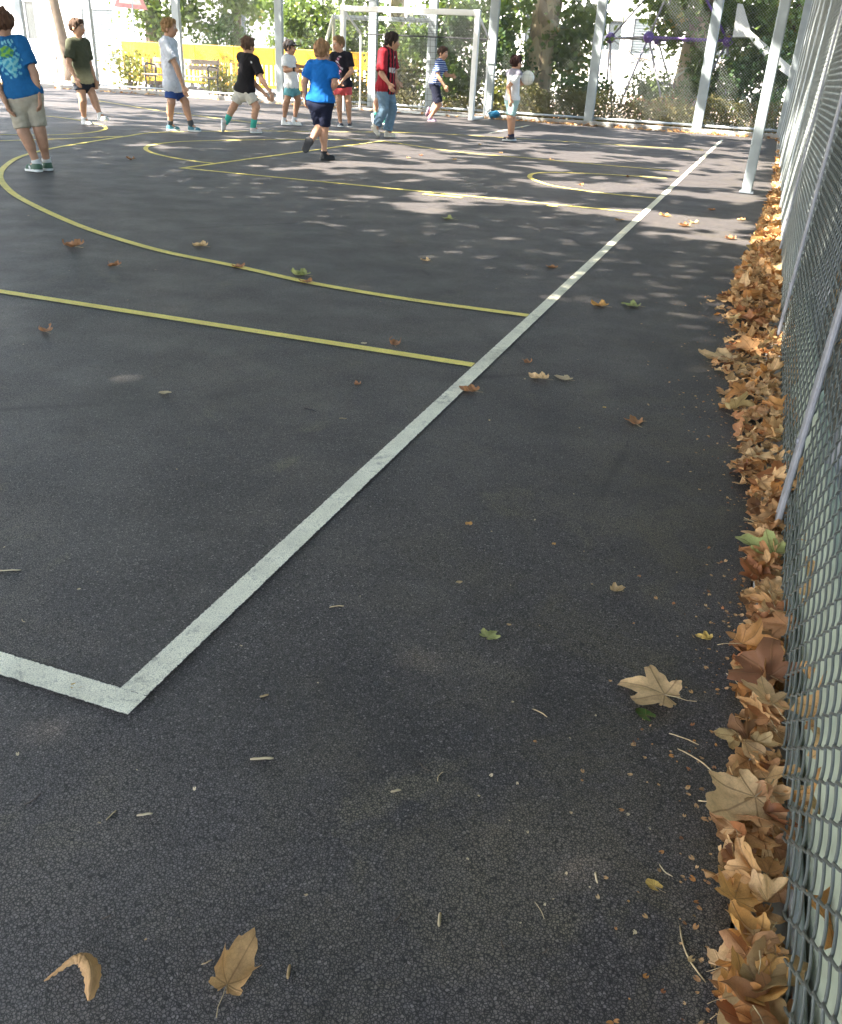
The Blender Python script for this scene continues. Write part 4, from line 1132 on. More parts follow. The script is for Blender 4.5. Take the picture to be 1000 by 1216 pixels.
        e = (hz > .045) & (hd2 > .065) & (hd2 < .12) & (np.abs((V - heel) @ sd_ / s) < .012); col[e] = np.clip(np.array(shoe) * .4 + .35, 0, 1)
        e = (hz > .028) & (hz < .05) & (np.abs(hd2 - .075 - hz * .5) < .010); col[e] = np.clip(np.array(sole) * .9, 0, 1)
        npmesh('shoe', V, Fc, M['shoe'], root, smooth=True, paint=col)
        if socks is not None:
            scol, frac = socks; K = Field(lo2 - .1, np.maximum(hi2, an + (kn - an) * frac + .08), .0075)
            K.cap(an - (kn - an) * .05, an + (kn - an) * frac, .037 * s, .040 * s if frac < .4 else .046 * s, 0, cut=[(an + (kn - an) * frac, nrm(kn - an))])
            V, Fc = K.mesh(); npmesh('sock', V, Fc, M['cloth'], root, smooth=True, paint=np.tile(np.array(scol, float), (len(V), 1)))
    # ---- hair
    Hh = Field(Hc - .17, Hc + .17, .0065); nn = nrm(hf * .75 - hu * .66)
    cuts = [(Hc + nn * .030 * hs, nn), (Hc - hu * .058 * hs * hairlen, -hu)]
    Hh.ell(Hc + hu * .026 * hs - hf * .007 * hs, AX, (.081 * hs, .096 * hs, .092 * hs), 0, cut=cuts, noise=.036, nscale=.020)
    if cap is None: Hh.cap(Hc + hf * .055 * hs + hu * .085 * hs - hl * .03 * hs, Hc + hf * .060 * hs + hu * .082 * hs + hl * .035 * hs, .024 * hs, .026 * hs, .02)
    V, Fc = Hh.mesh(); col = np.array(hair) * (.65 + .8 * vnoise(V * np.array([1, 1, .4]), .012))[:, None]
    npmesh('hair', V, Fc, M['hair'], root, smooth=True, paint=np.clip(col, 0, 1))
    if cap is not None:
        C = Field(Hc - .22, Hc + .22, .0065)
        C.ell(Hc + hu * .030 * hs - hf * .004 * hs, AX, (.088 * hs, .102 * hs, .094 * hs), 0, cut=[(Hc + hu * .030 * hs, -hu)])
        bc = Hc + hf * .120 * hs + hu * .040 * hs; C.ell(bc, [hl, nrm(hf - hu * .18), nrm(hu + hf * .18)], (.072 * hs, .075 * hs, .010 * hs), .006)
        V, Fc = C.mesh(); npmesh('cap', V, Fc, M['cloth'], root, smooth=True, paint=np.tile(np.array(cap, float), (len(V), 1)))
    if extra: extra(dict(root=root, J=J, A=A, f=f, l=l, U=U, s=s, Pv=Pv, Nk=Nk, Hc=Hc, hf=hf, hl=hl, hu=hu))
    return dict(root=root, A=A, J=J, dep=dep, f=f, l=l)


def hsh(*a): return (math.sin(a[0] * 127.1 + a[1] * 311.7) * 43758.5) % 1


def col_a(u, v, w, p):
    c = np.array([.016, .120, .30])
    if w < -.02:
        x, y = u / .10, (v - .62) / .33                    # worn picture printed on the back
        if x * x + y * y < 1.0:
            k = math.sin(u * 130 + 3 * math.sin(v * 23)) + math.sin(v * 61 + u * 40)
            if y > .15 and abs(x) < .7 and (x * x * 1.6 + (y - .42) ** 2 * 5) < .55: c = np.array([.20, .42, .06]) if k > -.1 else np.array([.05, .20, .16])
            elif y < .1 and abs(x) < .8 * (1 + y): c = np.array([.22, .50, .52]) if k > -.2 else np.array([.05, .28, .42])
            elif k > .5: c = np.array([.16, .45, .55])
        if .90 < v < .97 and abs(u) < .075 and (math.sin(u * 250) > .1): c = np.array([.25, .55, .60])
    return c


def col_b(u, v, w, p):
    k = min(1, max(0, (v - .05) / .30)); return np.array([.42, .37, .22]) * (1 - k) + np.array([.075, .080, .050]) * k


def col_c(u, v, w, p): return np.array([.60, .62, .68])


def col_d(u, v, w, p):
    if .80 < v < .85 and -.135 < u < -.105 and w < -.01: return np.array([.6, .6, .6])
    return np.array([.018, .016, .018])


def col_g(u, v, w, p):
    c = np.array([.014, .013, .020])
    if w > .02 and .22 < v < .90:
        d = abs(u + .01 - .035 * math.sin(v * 15)); 
        if d < .024 and math.sin(v * 58 + u * 80) > -.45: c = np.array([.50, .22, .33]) if math.sin(v * 33) > -.3 else np.array([.50, .45, .50])
    return c


def col_h(u, v, w, p):
    if abs(u) > .115: return np.array([.28, .018, .028])
    k = (u + .01 * 1) / .030; c = np.array([.32, .020, .030]) if (k % 2) < .85 else np.array([.014, .010, .012])
    if w > .02 and .42 < v < .54 and abs(u) < .085:                  # pale lettering block, unreadable at this size
        if math.sin(u * 165) > -.55: c = np.array([.62, .58, .55])
    if w > .02 and .78 < v < .83 and .03 < u < .06: c = np.array([.6, .55, .5])
    return c


def col_i(u, v, w, p):
    return np.array([.62, .66, .74]) if ((p[2] * 27) % 1) < .24 else np.array([.030, .062, .21])


def col_j(u, v, w, p):
    if v > .84 and u > -.2: return np.array([.24, .23, .28])
    return np.array([.74, .74, .76]) if u < .11 else np.array([.50, .48, .54])


# boys, left to right in the photograph
person('boy in a blue T-shirt with faded back print and beige knee shorts', (43, 204), 1.28, 195, (28, 113), (4, 47), (2.5, 28), 235,
       {'R': ((40.5, 87, .02), (46, 113, .05)), 'L': ((-9, 90, .05), (6, 120, .08))},
       {'L': ((28, 157, .03), (41, 0, 250)), 'R': ((47, 154, 0), (56, -.14, 215))}, (.01, .13, .4), (.40, .35, .27), (.045, .10, .06), (.10, .05, .03), shirtcol=col_a, short_t=.90, hem=.11, socks=((.6, .6, .58), .12), skin=SKIN * .86)
person('boy in an olive T-shirt and short black shorts stepping right on the yellow circle', (104, 148.5), 1.33, 62, (99, 97), (92, 46), (91.5, 33), 80,
       {'R': ((81.5, 77, .10), (90, 93, .22)), 'L': ((107, 79, -.02), (113, 95, .04))},
       {'R': ((98.5, 120, .03), (104, 0, 80)), 'L': ((111.5, 117, .05), ((115, 143.5, .0), (131, 144, .08)))}, (.1, .1, .06), (.028, .032, .042), (.62, .62, .62), (.075, .045, .03), shirtcol=col_b, short_t=.42, socks=((.72, .72, .72), .14), skin=SKIN * 1.05)
person('boy in a loose white T-shirt and blue shorts standing in front of the bench', (213, 156), 1.37, 80, (206.5, 103), (199, 46), (201, 33.5), 88,
       {'R': ((209.5, 79, .06), (217.5, 102, .08)), 'L': ((204, 78, -.02), (214, 100, .05))},
       {'R': ((203.5, 122, .02), (206, 0, 100)), 'L': ((220, 121, .0), (231, -.05, 85))}, (.62, .64, .68), (.035, .075, .24), (.06, .20, .26), (.26, .15, .07), shirtcol=col_c, hem=.16, short_t=.72, loose=1.14, socks=((.07, .075, .085), .22), skin=SKIN * .95)
person('boy in a black T-shirt and cream shorts lunging right in green socks', (300, 158), 1.30, 152, (290.5, 108), (295, 65), (294.5, 54.5), 140,
       {'R': ((311, 95, .08), (320, 108, .12)), 'L': ((302, 99, .0), (316, 113, .05))},
       {'L': ((277.5, 127, .02), ((263, 150, .05), (263.5, 162, .05))), 'R': ((304.5, 127, .02), (304, 0, 110))}, (.02, .02, .02), (.62, .58, .50), (.60, .50, .46), (.10, .06, .04), shirtcol=col_d, short_t=.72, socks=((.06, .40, .32), .42), skin=SKIN * 1.08)
person('boy in a black cap, white T-shirt and turquoise shorts with a dark wristwatch', (344, 149), 1.30, 75, (346.5, 103), (342.5, 66), (344, 57), 85,
       {'R': ((339, 83.5, .07), (349.5, 82.5, .12)), 'L': ((350, 78.5, .0), (359.5, 79, .03))},
       {'R': ((341, 119.5, .03), (340, 0, 85)), 'L': ((354, 119, .0), (352, -.06, 75))}, (.78, .78, .77), (.14, .36, .40), (.80, .80, .79), (.03, .022, .018), cap=(.016, .016, .02), hem=.12, short_t=.66, socks=((.75, .75, .75), .18), skin=SKIN * .88,
       extra=lambda e: (lambda w, dd: MB().tube([w - dd * .014, w + dd * .014], .032, 14).build('wristwatch', M['black_strap'], e['root'], True))(e['A']['R'][2], nrm(e['A']['R'][2] - e['A']['R'][1])))
person('boy in a bright blue T-shirt running away with his left heel kicked up', (388, 190), 1.24, 168, (380.5, 121), (382.5, 73.5), (382.3, 61.5), 160,
       {'L': ((361.5, 98, .02), (362.5, 115, -.02)), 'R': ((398, 99, .04), (391, 110, -.14))},
       {'L': ((380, 150, -.02), ((368, 163, .22), (361.5, 180, .26))), 'R': ((385, 152, -.03), (389, 0, 105))}, (.008, .125, .43), (.010, .013, .032), (.012, .012, .014), (.26, .15, .08), hem=.09, short_t=.92, socks=((.03, .03, .035), .08), sole=(.02, .02, .022), skin=SKIN)
person('boy in a black printed T-shirt and coral red shorts standing before the goal', (408, 151), 1.35, -8, (406.5, 102), (404.5, 62.5), (402, 52.5), -42,
       {'L': ((417.5, 84.5, .03), (408, 94.5, .14)), 'R': ((391.5, 80, .02), (402, 95, .12))},
       {'R': ((403, 120, .03), (404.5, 0, 20)), 'L': ((413.5, 120, .0), (415, -.02, 5))}, (.02, .02, .02), (.62, .10, .11), (.035, .04, .055), (.20, .12, .06), shirtcol=col_g, short_t=.58, hem=.12, skin=SKIN * 1.02)
person('boy half hidden behind the boy in jeans, in green socks', (450, 147.5), 1.27, 120, (456, 106), (459, 72), (461, 60.5), 120,
       {'L': ((464, 86, -.02), (473, 97, .0)), 'R': ((456, 88, .0), (460, 100, .04))},
       {'L': ((447, 122, .0), ((441.5, 137, .02), (443, 147, .02))), 'R': ((460, 123, .0), (459, .0, 110))}, (.30, .03, .035), (.30, .30, .32), (.05, .22, .17), (.05, .03, .02), short_t=.7, socks=((.05, .30, .22), .25), skin=SKIN * 1.05)
person('tall boy in a red and black striped jersey and blue jeans walking past the goal', (458, 163), 1.40, 62, (458, 105.5), (460.5, 58), (465.5, 50), 105,
       {'R': ((452.8, 87, .05), (461.5, 99, .10)), 'L': ((468.5, 84, -.01), (470, 100, .03))},
       {'R': ((456, 130, .04), ((441.5, 154, .06), (448, 163.5, .10))), 'L': ((466, 130, .0), (463, -.02, 70))}, (.3, .02, .03), (.15, .23, .31), (.55, .50, .43), (.028, .02, .017), shirtcol=col_h, jeans=True, hem=.155, sleeve=.9, loose=1.1, skin=SKIN * .92, sole=(.55, .52, .46))
person('boy in a blue and white striped T-shirt running in the goal mouth', (514, 144.5), 1.33, 72, (516.5, 99), (524, 71.5), (526, 63.5), 62,
       {'R': ((520.3, 90.5, .04), (527.5, 101.5, .09)), 'L': ((530, 89, .0), (535, 89.5, .03))},
       {'L': ((519, 122, .0), ((508.5, 127, -.08), (505, 137.5, -.06))), 'R': ((521.5, 124, .03), (513, 0, 80))}, (.05, .09, .27), (.016, .018, .035), (.10, .06, .11), (.06, .035, .025), shirtcol=col_i, short_t=.92, hem=.12, socks=((.60, .33, .30), .12), skin=SKIN * 1.08, sole=(.45, .35, .42))
bk = person('boy in a white and grey T-shirt holding the white ball', (604, 167.5), 1.19, 118, (608, 119), (611, 83.5), (613, 75), 128,
       {'L': ((619, 99, -.03), (623.5, 98.5, -.02), (90, .1)), 'R': ((604, 103, .06), (606, 117, .08))},
       {'R': ((605.5, 140, .03), (602.5, 0, -85)), 'L': ((609, 140, .0), (609, -.10, 150))}, (.7, .7, .7), (.36, .52, .52), (.05, .045, .05), (.035, .016, .014), shirtcol=col_j, short_t=.86, hem=.09, socks=((.05, .05, .09), .14), skin=SKIN * 1.12)
bc = bk['J'](626.6, 92.6, bk['dep'](bk['A']['L'][2]) + .0)
bl = thing('ball', (bc[0], bc[1], bc[2]), 'plain white football on the open hand of the boy at the right', 'ball')
t = MB(); t.sphere(bc, .103, 28, 18); t.build('cover', M['ball'], bl, True)
t = MB()
for ax in ((1, 0, 0), (0, 1, 0), (0, 0, 1)):
    ax = np.array(ax, float); u = nrm(np.cross(ax, [.3, .5, .8])); v = np.cross(ax, u)
    for off in (-.042, .042):
        rr = math.sqrt(.1035 ** 2 - off ** 2); t.tube([bc + ax * off + rr * (math.cos(a) * u + math.sin(a) * v) for a in np.linspace(0, 2 * math.pi, 33)], .0016, 4, False)
t.build('seam', M['ball_seam'], bl)


# ================================================================== FALLEN LEAVES
def leaf_np(seed, bx=0.0, by=0.0, wav=.06, NA=44, NR=5, stem=True, tear=0.0, lobed=True, fold=0.0):
    r_ = np.random.default_rng(seed); th = np.linspace(R_(-158), R_(158), NA)
    if lobed:
        la = np.radians([-112, -55, 0, 55, 112]) + r_.normal(size=5) * .06; ll = np.array([.52, .82, 1.0, .80, .54]) * (1 + r_.normal(size=5) * .07)
        rr = np.full(NA, .30)
        for a, L in zip(la, ll):
            d = np.abs(th - a); rr = np.maximum(rr, L * np.where(d < .62, .76 + .24 * np.clip(1 - d / .44, 0, 1), 0) * np.clip(1.25 - d / .62, 0, 1) ** .35)
        rr = np.maximum(rr, .56 * np.clip(1.15 - np.abs(th) / 2.9, .35, 1))
        saw = (th * 3.4 + seed * .37) % 1.0
        rr *= 1 + .11 * (np.where(saw < .7, saw / .7, (1 - saw) / .3) - .5) + .03 * (r_.random(NA) - .5)
        if tear: rr[(th > .75)] *= 1 - tear * (.4 + .6 * r_.random()); rr[th < -1.6] *= 1 - tear * r_.random()
    else:
        rr = .5 / np.sqrt((np.sin(th) / .62) ** 2 + (np.cos(th)) ** 2) * (1 + .03 * np.sin(th * 9)); rr[np.abs(th) > 2.6] *= .9
    V = [(0, 0)]
    for i in range(1, NR + 1):
        f = (i / NR) ** .8; V += [(q * f * math.sin(t), q * f * math.cos(t)) for q, t in zip(rr, th)]
    V = np.array(V) - (0 if lobed else 0)
    uv = V.copy(); F = []
    for j in range(NA - 1): F.append((0, 1 + j + 1, 1 + j, 0))
    F = [(a, b, c, c) for a, b, c, _ in F]
    Q = [(1 + (i - 1) * NA + j, 1 + (i - 1) * NA + j + 1, 1 + i * NA + j + 1, 1 + i * NA + j) for i in range(1, NR) for j in range(NA - 1)]
    tri3 = [(0, 1 + j + 1, 1 + j) for j in range(NA - 1)]
    x, y = V[:, 0], V[:, 1] - .3; rad = np.hypot(x, V[:, 1])
    z = wav * np.sin(5 * np.arctan2(x, V[:, 1]) * 1.0 + seed) * rad ** 1.5 + wav * .9 * np.sin(x * 6 + seed) * np.cos(y * 5 + seed * 2) * rad
    z += .05 * np.abs(np.sin(np.arctan2(x, V[:, 1]) * 1.8)) * rad
    z += wav * 1.6 * (vnoise(np.c_[x * 1.0 + seed * 3.1, V[:, 1], x * 0 + seed], .28) - .5) * (.3 + rad)
    P = np.c_[x, y, z]

    def bend(P, ax, kk):
        if abs(kk) < 1e-3: return P
        u = P[:, ax].copy(); a = u * kk; R = 1 / kk; o = P.copy(); o[:, ax] = (R - P[:, 2]) * np.sin(a); o[:, 2] = R - (R - P[:, 2]) * np.cos(a); return o
    if fold:
        a = fold; xx = P[:, 0].copy(); up_ = xx > 0; P[up_, 0] = xx[up_] * math.cos(a) - P[up_, 2] * math.sin(a); P[up_, 2] = xx[up_] * math.sin(a) + P[up_, 2] * math.cos(a)
    P = bend(P, 0, bx); P = bend(P, 1, by)
    return P, uv, tri3, Q


def leaf_mesh(name, seed, size, mats, bx, by, wav, stem=True, tear=0.0, lobed=True, NA=76, NR=7, fold=0.0):
    P, uv, T, Q = leaf_np(seed, bx, by, wav, NA, NR, stem, tear, lobed, fold)
    V = [tuple(p * size) for p in P]; U = [tuple(q) for q in uv]; F = list(T) + list(Q); mi = [0] * len(F)
    if stem:
        mb = MB(); b0 = P[0] * size; L = size * .55
        mb.tube([b0, b0 + np.array([.06, -.35, .03]) * L, b0 + np.array([.10, -.75, .02]) * L, b0 + np.array([.22, -1.05, .03]) * L], [.011 * size, .009 * size, .008 * size, .012 * size], 5)
        o = len(V); V += mb.v; U += [(3, 3)] * len(mb.v); F += [tuple(i + o for i in q) for q in mb.f]; mi += [1] * len(mb.f)
    zmin = min(v[2] for v in V)
    V = [(a, b, c - zmin) for a, b, c in V]
    me = bpy.data.meshes.new(name); me.from_pydata(V, [], F)
    for m_ in mats: me.materials.append(m_)
    me.polygons.foreach_set('material_index', mi); me.polygons.foreach_set('use_smooth', [True] * len(F))
    l = me.uv_layers.new(name='UVMap'); ix = np.empty(len(me.loops), np.int32); me.loops.foreach_get('vertex_index', ix)
    l.data.foreach_set('uv', np.array(U, np.float32)[ix].ravel()); me.update(); return me


def euler(yaw, tilt, tdir):
    return (Matrix.Rotation(tdir, 3, 'Z') @ Matrix.Rotation(tilt, 3, 'X') @ Matrix.Rotation(-tdir, 3, 'Z') @ Matrix.Rotation(yaw, 3, 'Z')).to_euler()


variants = [leaf_mesh('dry_leaf', 20 + i, 1.0, [M['dry_leaf'], M['twig']], *bb, stem=i % 3 != 1, tear=(0, .45, 0, .6, .3)[i % 5], fold=(0, .5, 1.3, .25, 2.2, .8, 0, 1.7)[i % 8])
            for i, bb in enumerate([(.3, .2, .08), (.6, -.3, .09), (-.4, .4, .10), (1.2, .3, .10), (.2, .8, .11), (-.7, -.4, .09), (1.9, .2, .09), (.5, .6, .12), (-.3, -.7, .11), (.1, .2, .12), (.9, -.5, .10), (-1.1, .4, .09), (.4, -.2, .13), (2.8, .6, .09), (1.5, -.8, .11), (-1.5, .7, .10)])]
WY = [-1.2, -.5, -.2, .0, .15, .3, .6, .85, 1.0, 1.15, 1.35, 1.6, 2.0, 2.35, 2.6, 2.9, 3.2, 3.6, 4.2, 5, 6, 7.5, 8.6, 9.5, 12, 19]
WW = [.10, .09, .085, .12, .155, .145, .115, .085, .065, .050, .10, .13, .17, .24, .28, .20, .24, .30, .24, .21, .17, .12, .10, .05, .05, .06]
SZ = .62    # leaf unit is base-to-tip of the middle lobe; overall breadth is about 1.5 units


def pile_spot(y, r_):
    wd = float(np.interp(y, WY, WW)) * .92 - (.055 if y < .75 else .03 if y < 1.2 else .01); wd = max(wd, .045); t = r_.random() ** 1.15; return XF - .012 - wd * t, t


DRIFT = 'dry brown plane leaf lying in the drift heaped along the foot of the side fence'
GRP = 'dry leaves drifted along the side fence'
cnt = 0
ys = np.concatenate([rng.uniform(-.32, 1.3, 105), rng.uniform(1.3, 3.7, 155)])
for y in ys:
    x, t = pile_spot(y, rng)
    o = bpy.data.objects.new('dry_leaf', variants[int(rng.integers(len(variants)))]); COL.objects.link(o)
    s = (rng.uniform(.032, .066) if rng.random() < .85 else rng.uniform(.066, .085)) * (1 if y < 1.3 else .95)
    o.scale = (s, s, s * rng.uniform(.8, 1.2)); z = rng.uniform(0.0, .010) + (1 - t) ** 1.2 * rng.random() ** .8 * .040
    o.location = (x, y, z + (.012 if x > .99 else .004)); tl = rng.normal() * .24 + (.25 if t < .2 else 0)
    o.rotation_euler = euler(rng.uniform(0, 6.28), tl, rng.uniform(0, 6.28))
    tag(o, DRIFT, 'leaf', GRP); cnt += 1


def merged_leaves(name, spots, mat, label=None):
    Vs, Fs, Us, Rn = [], [], [], []; off = 0
    protos = [leaf_np(60 + i, *bb, NA=22, NR=3) for i, bb in enumerate([(.6, .3, .10), (1.2, -.4, .12), (-.7, .6, .12), (1.9, .2, .10), (.2, .9, .13)])] + [leaf_np(91, .4, .2, .06, NA=9, NR=3, lobed=False), leaf_np(92, -.5, .3, .08, NA=7, NR=3, lobed=False)]
    tq = [np.array([(0, 1 + j + 2, 1 + j + 1, 1 + j) for j in range(0, len(p_[2]) - 1, 2)] + list(p_[3])) for p_ in protos]
    for (x, y, z, s, e) in spots:
        i = int(rng.integers(5)) if s > .017 else 5 + int(rng.integers(2)); Rm = np.array(e.to_matrix()); V = protos[i][0] @ Rm.T * s; V[:, 2] -= min(0, V[:, 2].min()) * .6
        Vs.append(V + (x, y, z)); Us.append(protos[i][1]); q = tq[i]
        Fs.append(np.r_[q] + off); Rn += [rng.random()] * len(q); off += len(V)
    return tag(npmesh(name, np.concatenate(Vs), np.concatenate(Fs), mat, None, np.array(Rn), True, np.concatenate(Us)), label, kind='stuff')


sp = []
for _ in range(750):                                     # crumbled under-layer of the drift
    y = rng.uniform(-.4, 3.8); x, t = pile_spot(y, rng); sp.append((XF - .004 - (XF - .012 - x) * (.85 if rng.random() < .7 else 1.25), y, .004 + .022 * rng.random() * (1 - t), rng.uniform(.010, .050), euler(rng.uniform(0, 6.28), rng.normal() * .5, rng.uniform(0, 6.28))))
for _ in range(700):                                     # crumbs fringing the drift
    y = rng.uniform(-.4, 3.8); wd = float(np.interp(y, WY, WW)); x = XF - .02 - wd * (.5 + rng.exponential(.42)); sp.append((x, y, .002, rng.uniform(.003, .013), euler(rng.uniform(0, 6.28), rng.normal() * .3, rng.uniform(0, 6.28))))
for _ in range(900):
    y = 3.7 + rng.exponential(2.6); 
    if y > 19: continue
    x, t = pile_spot(y, rng); sp.append((x, y, .004 + .045 * rng.random() * (1 - t), rng.uniform(.045, .09), euler(rng.uniform(0, 6.28), rng.normal() * .42, rng.uniform(0, 6.28))))
for _ in range(260):                                     # caught between mesh, board and hedge
    y = rng.uniform(-.6, 9); sp.append((XF + (.05 if rng.random() < .35 else rng.uniform(.13, .45)), y, rng.uniform(.02, .10), rng.uniform(.04, .09), euler(rng.uniform(0, 6.28), rng.normal() * .8, rng.uniform(0, 6.28))))
merged_leaves('leaf_drift', sp, M['dry_leaf'])
sp = []
for _ in range(1500):                                    # litter along the far fence
    y = YF + (rng.normal() * .10 - .16 if rng.random() < .4 else rng.uniform(.2, 3.5)); sp.append((rng.uniform(-10, 1.0) if rng.random() < .8 else rng.uniform(-20, -9), y, .006, rng.uniform(.04, .09), euler(rng.uniform(0, 6.28), rng.normal() * .4, rng.uniform(0, 6.28))))
merged_leaves('leaf_litter', sp, M['dry_leaf'])


def lay(px, py, size, yaw, mat, label, bx=.5, by=.2, wav=.06, tilt=.0, td=0.0, seed=None, lobed=True, stem=True, tear=0.0, name='fallen_leaf', z=.002, NA=84, NR=8, stem_part=False):
    g = G(px, py); sd_ = seed if seed is not None else int(px * 3 + py)
    me = leaf_mesh(name, sd_, size, [M[mat], M['twig']], bx, by, wav, stem and not stem_part, tear, lobed, NA, NR)
    o = bpy.data.objects.new(name, me); COL.objects.link(o); o.location = (g[0], g[1], z + abs(math.sin(tilt)) * size * .45); o.rotation_euler = euler(yaw, tilt, td)
    return tag(o, label, 'leaf')


D = math.radians
# the leaves one can pick out on the open asphalt; yaw 0 points its tip away along the touchline
lay(770, 825, .092, D(80), 'tan_leaf', 'biggest tan plane leaf lying flat on the asphalt, its long stem towards the drift', .45, -.3, .06, seed=17, tear=.0)
lay(760, 846, .042, D(60), 'dark_green_leaf', 'dark green blade peeking out under the biggest tan leaf', .3, .1, .03, lobed=False, stem=False, name='green_blade')
lay(280, 1160, .066, D(2), 'fold_leaf', 'half folded tan leaf standing on its stem in the foreground', 2.3, .25, .07, tilt=.35, td=D(90), seed=8, tear=.4)


def crescent(path, wid, mat, label):
    """a dried leaf rolled lengthwise into a bent trough"""
    P = np.array([np.array(G(a, b)) + (0, 0, h) for a, b, h in path]); c = np.array([.5 * ((2 * P[i]) + (P[min(i + 1, len(P) - 1)] - P[max(i - 1, 0)]) * t + (2 * P[max(i - 1, 0)] - 5 * P[i] + 4 * P[min(i + 1, len(P) - 1)] - P[min(i + 2, len(P) - 1)]) * t * t + (3 * P[i] - P[max(i - 1, 0)] - 3 * P[min(i + 1, len(P) - 1)] + P[min(i + 2, len(P) - 1)]) * t ** 3) for i in range(len(P) - 1) for t in np.linspace(0, 1, 8, endpoint=False)] + [P[-1]])
    n = len(c); T = np.gradient(c, axis=0); T /= np.linalg.norm(T, axis=1)[:, None]; S = np.c_[-T[:, 1], T[:, 0], T[:, 2] * 0]; V, uv = [], []; K = 9
    for i in range(n):
        f = i / (n - 1); ww = wid * float(np.interp(f, [0, .25, .55, .75, .92, 1], [.10, .55, 1.35, 1.5, .9, .15]))
        for k in range(K):
            u = k / (K - 1) * 2 - 1; rag = 1 + .10 * math.sin(i * 2.1 + (3 if u > 0 else 0)) * abs(u)
            V.append(c[i] + S[i] * ww * u * rag * .8 + np.array([0, 0, ww * (.85 - (.95 * u ** 1.3 if u > 0 else .55 * u * u)) + .0012 * math.sin(i * 1.7 + k * 1.1)])); uv.append((u * .3, f))
    V = np.array(V); V[:, 2] -= V[:, 2].min() - .001
    F = np.array([(i * K + k, i * K + k + 1, (i + 1) * K + k + 1, (i + 1) * K + k) for i in range(n - 1) for k in range(K - 1)])
    return tag(npmesh('fallen_leaf', V, F, M[mat], smooth=True, uv=np.array(uv)), label, 'leaf')


crescent([(53, 1168, .004), (70, 1160, .010), (90, 1151, .016), (104, 1152, .016), (111, 1166, .010), (106, 1190, .002)], .0095, 'fold_leaf', 'hooked curled brown leaf in the left foreground corner')
lay(582, 756, .032, D(-20), 'green_leaf', 'small pale green plane leaf alone in the middle of the asphalt', .5, .3, .06, seed=5, stem=False)
lay(606, 743, .012, D(-60), 'scrap', 'tiny yellow scrap right beside the pale green leaf', 1.5, .2, .05, lobed=False, stem=False)
lay(771, 1049, .028, D(60), 'yellow_leaf', 'small oval yellow leaf on bare asphalt below the biggest tan leaf', 1.2, .4, .04, lobed=False)
lay(97, 815, .026, D(-55), 'yellow_leaf', 'oval yellow leaf resting on the white end line', .5, .2, .03, lobed=False, stem=False)
lay(557, 622, .030, D(10), 'orange_leaf', 'small orange leaf fragment right of the white touchline', 1.6, .5, .06, lobed=False, stem=False)
lay(836, 759, .026, D(80), 'yellow_leaf', 'little crumpled yellow leaf just left of the drift', 1.8, .6, .10, stem=False)
lay(733, 702, .030, D(-40), 'scrap', 'pale grey tan leaf piece above the biggest tan leaf', 1.9, .8, .08, stem=False)
lay(852, 429, .135, D(80), 'tan_leaf', 'wide tan leaf stretching left out of the drift', .5, .5, .06, z=.012)
lay(900, 672, .085, D(70), 'green_leaf', 'arched pale green leaf on the drift beside the kerb gap', 1.9, .5, .06, z=.035, tilt=.2)
lay(872, 985, .090, D(140), 'tan_leaf', 'largest tan leaf of the drift, fanned over the heap in the foreground', .5, .4, .06, z=.045, tilt=.15, td=1.0)
lay(902, 860, .075, D(20), 'tan_leaf', 'star shaped tan leaf with clear veins on top of the drift', .4, .5, .05, z=.05, tilt=.3, td=2.0)
lay(868, 1082, .052, D(-10), 'orange_leaf', 'rounded bright orange leaf at the near left edge of the drift', .8, .4, .05, z=.03, tilt=.25, td=2.2, seed=33, stem=False)
lay(884, 1125, .060, D(40), 'orange_leaf', 'folded orange brown leaf just below the bright orange one', 2.2, .4, .06, z=.03, stem=False)
lay(888, 1190, .066, D(-30), 'orange_leaf', 'orange brown leaf at the very bottom end of the drift', 1.4, .7, .07, z=.035, stem=False)
lay(641, 451, .055, D(80), 'tan_leaf', 'curled tan leaf beside a stain right of the touchline', 1.8, .6, .09)
lay(669, 450, .050, D(70), 'scrap', 'washed out leaf next to the curled tan leaf', .4, .2, .03)
lay(753, 502, .055, D(30), 'brown_leaf', 'lone reddish brown leaf between touchline and drift', 1.5, .7, .10)
lay(557, 465, .055, D(85), 'brown_leaf', 'brown leaf overlapping the white touchline', 1.5, .6, .09)
lay(469, 409, .060, D(20), 'brown_leaf', 'curled red brown leaf close to the nearer straight yellow line', 2.6, .6, .10)
lay(626, 431, .035, D(20), 'brown_leaf', 'small brown leaf just right of the touchline above the stain', 1.8, .5, .1, stem=False)
lay(711, 363, .075, D(70), 'orange_leaf', 'left one of two leaves lying side by side right of the touchline', .9, .6, .09)
lay(749, 364, .078, D(80), 'green_leaf', 'greenish one of two leaves lying side by side right of the touchline', .7, .5, .08)
lay(655, 318, .060, D(90), 'brown_leaf', 'flat brown leaf left of the far half of the touchline', .9, .5, .07)
lay(356, 327, .085, D(80), 'green_leaf', 'pale green leaf touching the yellow curve', 1.1, .6, .10)
lay(363, 336, .060, D(60), 'brown_leaf', 'brown leaf half on the yellow curve beside the pale green one', 1.3, .6, .10)
lay(86, 294, .105, D(70), 'brown_leaf', 'large crumpled brown leaf between the two yellow lines at the left', 1.7, .9, .12)
lay(237, 293, .080, D(80), 'tan_leaf', 'pale brown leaf just inside the yellow curve', 1.4, .7, .10)
lay(283, 318, .065, D(60), 'brown_leaf', 'dark brown leaf lying on the yellow curve', 1.6, .7, .10)
lay(135, 317, .060, D(80), 'brown_leaf', 'small dark brown leaf left between the two yellow lines', 1.8, .8, .10)
lay(53, 394, .055, D(60), 'brown_leaf', 'dark curled leaf below the straight yellow line at the left', 2.4, .8, .10)
lay(192, 467, .050, D(90), 'scrap', 'pale flat leaf below the straight yellow line', .9, .3, .04, lobed=False, stem=False)
